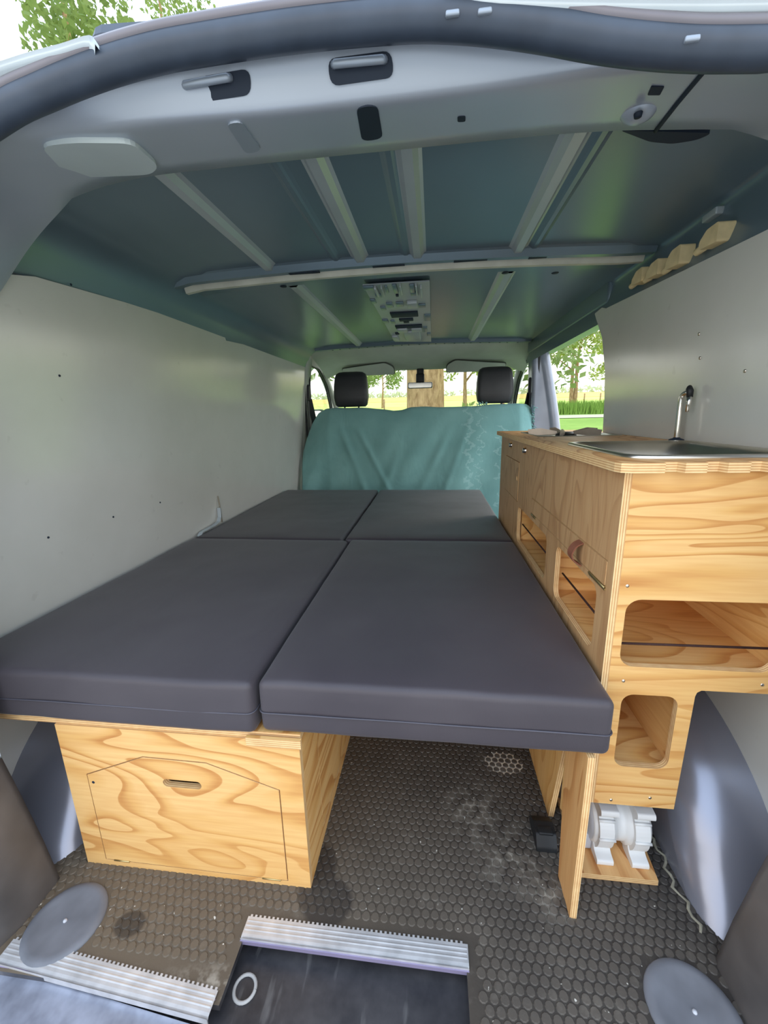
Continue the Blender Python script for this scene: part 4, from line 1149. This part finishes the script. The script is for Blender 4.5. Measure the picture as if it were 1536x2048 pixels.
def leaves(mb, c, rad, n, size, flat=1.0, rng=random):
    for i in range(n):
        while True:
            d = Vector((rng.uniform(-1, 1), rng.uniform(-1, 1), rng.uniform(-1, 1)))
            if .2 < d.length < 1: break
        p = Vector(c)+Vector((d.x*rad, d.y*rad, d.z*rad*flat))
        a = Vector((rng.uniform(-1, 1), rng.uniform(-1, 1), rng.uniform(-1, 1))).normalized()
        b = a.orthogonal().normalized(); s = size*rng.uniform(.6, 1.3)
        mb.add([p-a*s, p+b*s*.5, p+a*s, p-b*s*.5], [(0, 1, 2, 3)])
def tree(name, label, base, h, crown, trunk_r, n, size, leafm, group=None, stems=1, lean=0, seed=1, crown_lo=.35):
    rng = random.Random(seed)
    t = thing(name, label, 'tree', base, group)
    B = Vector(base); fl_ = MB(); fl_.fix = False; tips = []
    for s in range(stems):
        m = MB()
        dx = (s-(stems-1)/2)*trunk_r*1.6
        top = B+Vector((dx*2.6+lean*h, rng.uniform(-.3, .3), h*.8))
        pts = smooth([B+Vector((dx*.4, 0, -.2)), B+Vector((dx*.7, 0, h*.12)), B.lerp(top, .45)+Vector((rng.uniform(-.2, .2)*trunk_r*3, 0, 0)), top], 5)
        r0 = trunk_r*(1 if stems == 1 else .7)
        m.tube(pts, [r0*(1.35-.35*min(1, i/3))*(1-.75*i/(len(pts)-1)) for i in range(len(pts))], 10)
        for k in range(6):
            f = .35+.1*k; p = B.lerp(top, f)
            a = rng.uniform(0, 2*PI); e = p+Vector((math.cos(a), math.sin(a), .7))*crown*rng.uniform(.5, .9)
            m.tube([p, p.lerp(e, .5)+Vector((0, 0, .1)), e], [r0*.35, r0*.22, r0*.08], 6); tips.append(e)
        tips.append(top)
        m.build('trunk', M_BARK, t)
    while len(tips) < 22:
        a = rng.uniform(0, 2*PI); q = rng.uniform(.2, 1)**.6
        tips.append(B+Vector((lean*h+math.cos(a)*crown*q, math.sin(a)*crown*q, h*rng.uniform(crown_lo, 1))))
    for p in tips: leaves(fl_, p, crown*rng.uniform(.28, .45), n//len(tips), size, .75, rng)
    tag(fl_.build('foliage', leafm, t), kind='stuff')
    return t
def base(px, D): 
    d = _f + _r2*((px-768)/FPX) + _u2*((1024-800)/FPX)
    d = d/d.y
    return (d.x*D, D, gz(D))
# big trunk right in front of the windscreen
bt = thing('big_tree', 'broad bare trunk of a big tree close ahead of the windscreen', 'tree', base(853, 9))
b = Vector(base(853, 9)); m = MB()
m.tube([b+Vector((0, 0, -.2)), b+Vector((.02, 0, .3)), b+Vector((-.02, 0, 1.2)), b+Vector((-.03, 0, 2.6)), b+Vector((-.1, 0, 5))], [.80, .52, .40, .375, .36], 20); m.build('trunk', M_BARK, bt)
m = MB(); m.fix = False
for c, r, n in (((-2.6, .8, 3.3), 1.2, 380), ((-1.2, .5, 3.9), 1.3, 420), ((1.2, 0, 3.6), 1.3, 420), ((2.6, .4, 2.6), 1.0, 420), ((2.0, 1, 3.2), 1.1, 350), ((0, 0, 5.5), 2, 700), ((-1.75, .6, 2.35), .55, 150)): leaves(m, b+Vector(c), r, n, .11)
tag(m.build('foliage', M_LEAF[1], bt), kind='stuff')
for px, D, h, cr, tr0, n, sz, lm, lb_, sd, st in (
    (1146, 42, 12.5, 3.6, .34, 5200, .24, 0, 'leafy tree with a forked trunk seen through the open side door', 3, 2),
    (1222, 52, 9.5, 2.6, .2, 2600, .22, 0, 'tree at the right edge of the side door view', 5, 1),
    (765, 60, 9.0, 3.0, .2, 1800, .25, 1, 'loose tree left of the big trunk through the windscreen', 8, 1),
    (930, 22, 8.0, 2.0, .16, 2200, .14, 0, 'slim light green tree right of the big trunk', 9, 1),
    (1005, 30, 9.0, 2.4, .2, 2000, .18, 1, 'tree beyond the right headrest', 12, 1)):
    tree('tree', lb_, base(px, D), h, cr, tr0, n, sz, M_LEAF[lm], 'trees along the field', st, 0, sd)
# trees beyond the roof at the top left
for (px, py), D, r, n, lb_, sd in (((128, 25), 16, 2.1, 1900, 'tall leafy tree showing above the roof at the top left', 21), ((318, -6), 26, 2.2, 1100, 'treetop just above the roof edge at the top left', 23)):
    d = _f + _r2*((px-768)/FPX) + _u2*((1024-py)/FPX); c = CAMP+d*(D/d.y)
    t = thing('tree', lb_, 'tree', (c.x, c.y, gz(c.y)), 'trees along the field')
    MB().tube([(c.x, c.y, gz(c.y)-.2), (c.x+.1, c.y, c.z*.5), (c.x, c.y, c.z+r*.4)], [.3, .22, .05], 10).build('trunk', M_BARK, t)
    m = MB(); m.fix = False; rng = random.Random(sd)
    for k_ in range(9): leaves(m, c+Vector((rng.uniform(-1, 1)*r*.7, rng.uniform(-1, 1)*r, rng.uniform(-.8, 1.2)*r)), r*.55, n//9, .15, 1, rng)
    tag(m.build('foliage', M_LEAF[1], t), kind='stuff')
# distant tree line, tall grass, undergrowth, fence posts
m = MB(); m.fix = False
for i in range(420):
    x = random.uniform(-420, 520); leaves(m, (x, 640+random.uniform(-30, 30), gz(640)+random.uniform(1, 6)), 7, 7, 3.2, .5)
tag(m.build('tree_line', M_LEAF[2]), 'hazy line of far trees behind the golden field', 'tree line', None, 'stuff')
m = MB(); m.fix = False
for i in range(5200):
    D = random.uniform(32, 37); x = D*random.uniform(.2, .62); h = random.uniform(.5, 1.1)
    e = Vector((random.uniform(-.2, .2), random.uniform(-.2, .2), h)); p = Vector((x, D, gz(D)))
    m.add([p-Vector((.04, 0, 0)), p+Vector((.04, 0, 0)), p+e], [(0, 1, 2)])
tag(m.build('tall_grass', M_LAWN), 'strip of tall unmown grass beyond the pale track', 'grass', None, 'stuff')
m = MB(); m.fix = False
for i in range(10): leaves(m, (random.uniform(.6, 1.25), 10.5+random.uniform(-.8, .8), gz(10.5)+random.uniform(.3, 1.0)), .5, 120, .08)
tag(m.build('undergrowth', M_LEAF[1]), 'weedy undergrowth right of the big trunk', 'undergrowth', None, 'stuff')
for px, D in ((768, 40), (1020, 40), (1085, 46), (1168, 46), (1200, 46)):
    b = base(px, D)
    t = thing('fence_post', {768: 'thin wooden fence post left of the big trunk through the windscreen', 1020: 'thin wooden fence post behind the right headrest', 1085: 'thin wooden fence post beside the right door post', 1168: 'thin wooden fence post just right of the forked tree', 1200: 'thin wooden fence post at the right end of the side door view'}[px], 'fence post', b, 'fence posts by the meadow')
    MB().tube([(b[0], b[1], b[2]-.1), (b[0]+.02, b[1], b[2]+1.35)], .07, 8).build('stake', M_BARK, t)
    MB().tube([(b[0]+.02, b[1], b[2]+1.34), (b[0]+.02, b[1], b[2]+1.42)], [.07, .02], 8).build('tip', M_BARK, t)

for o in bpy.data.objects:
    if '_o' in o: del o['_o']
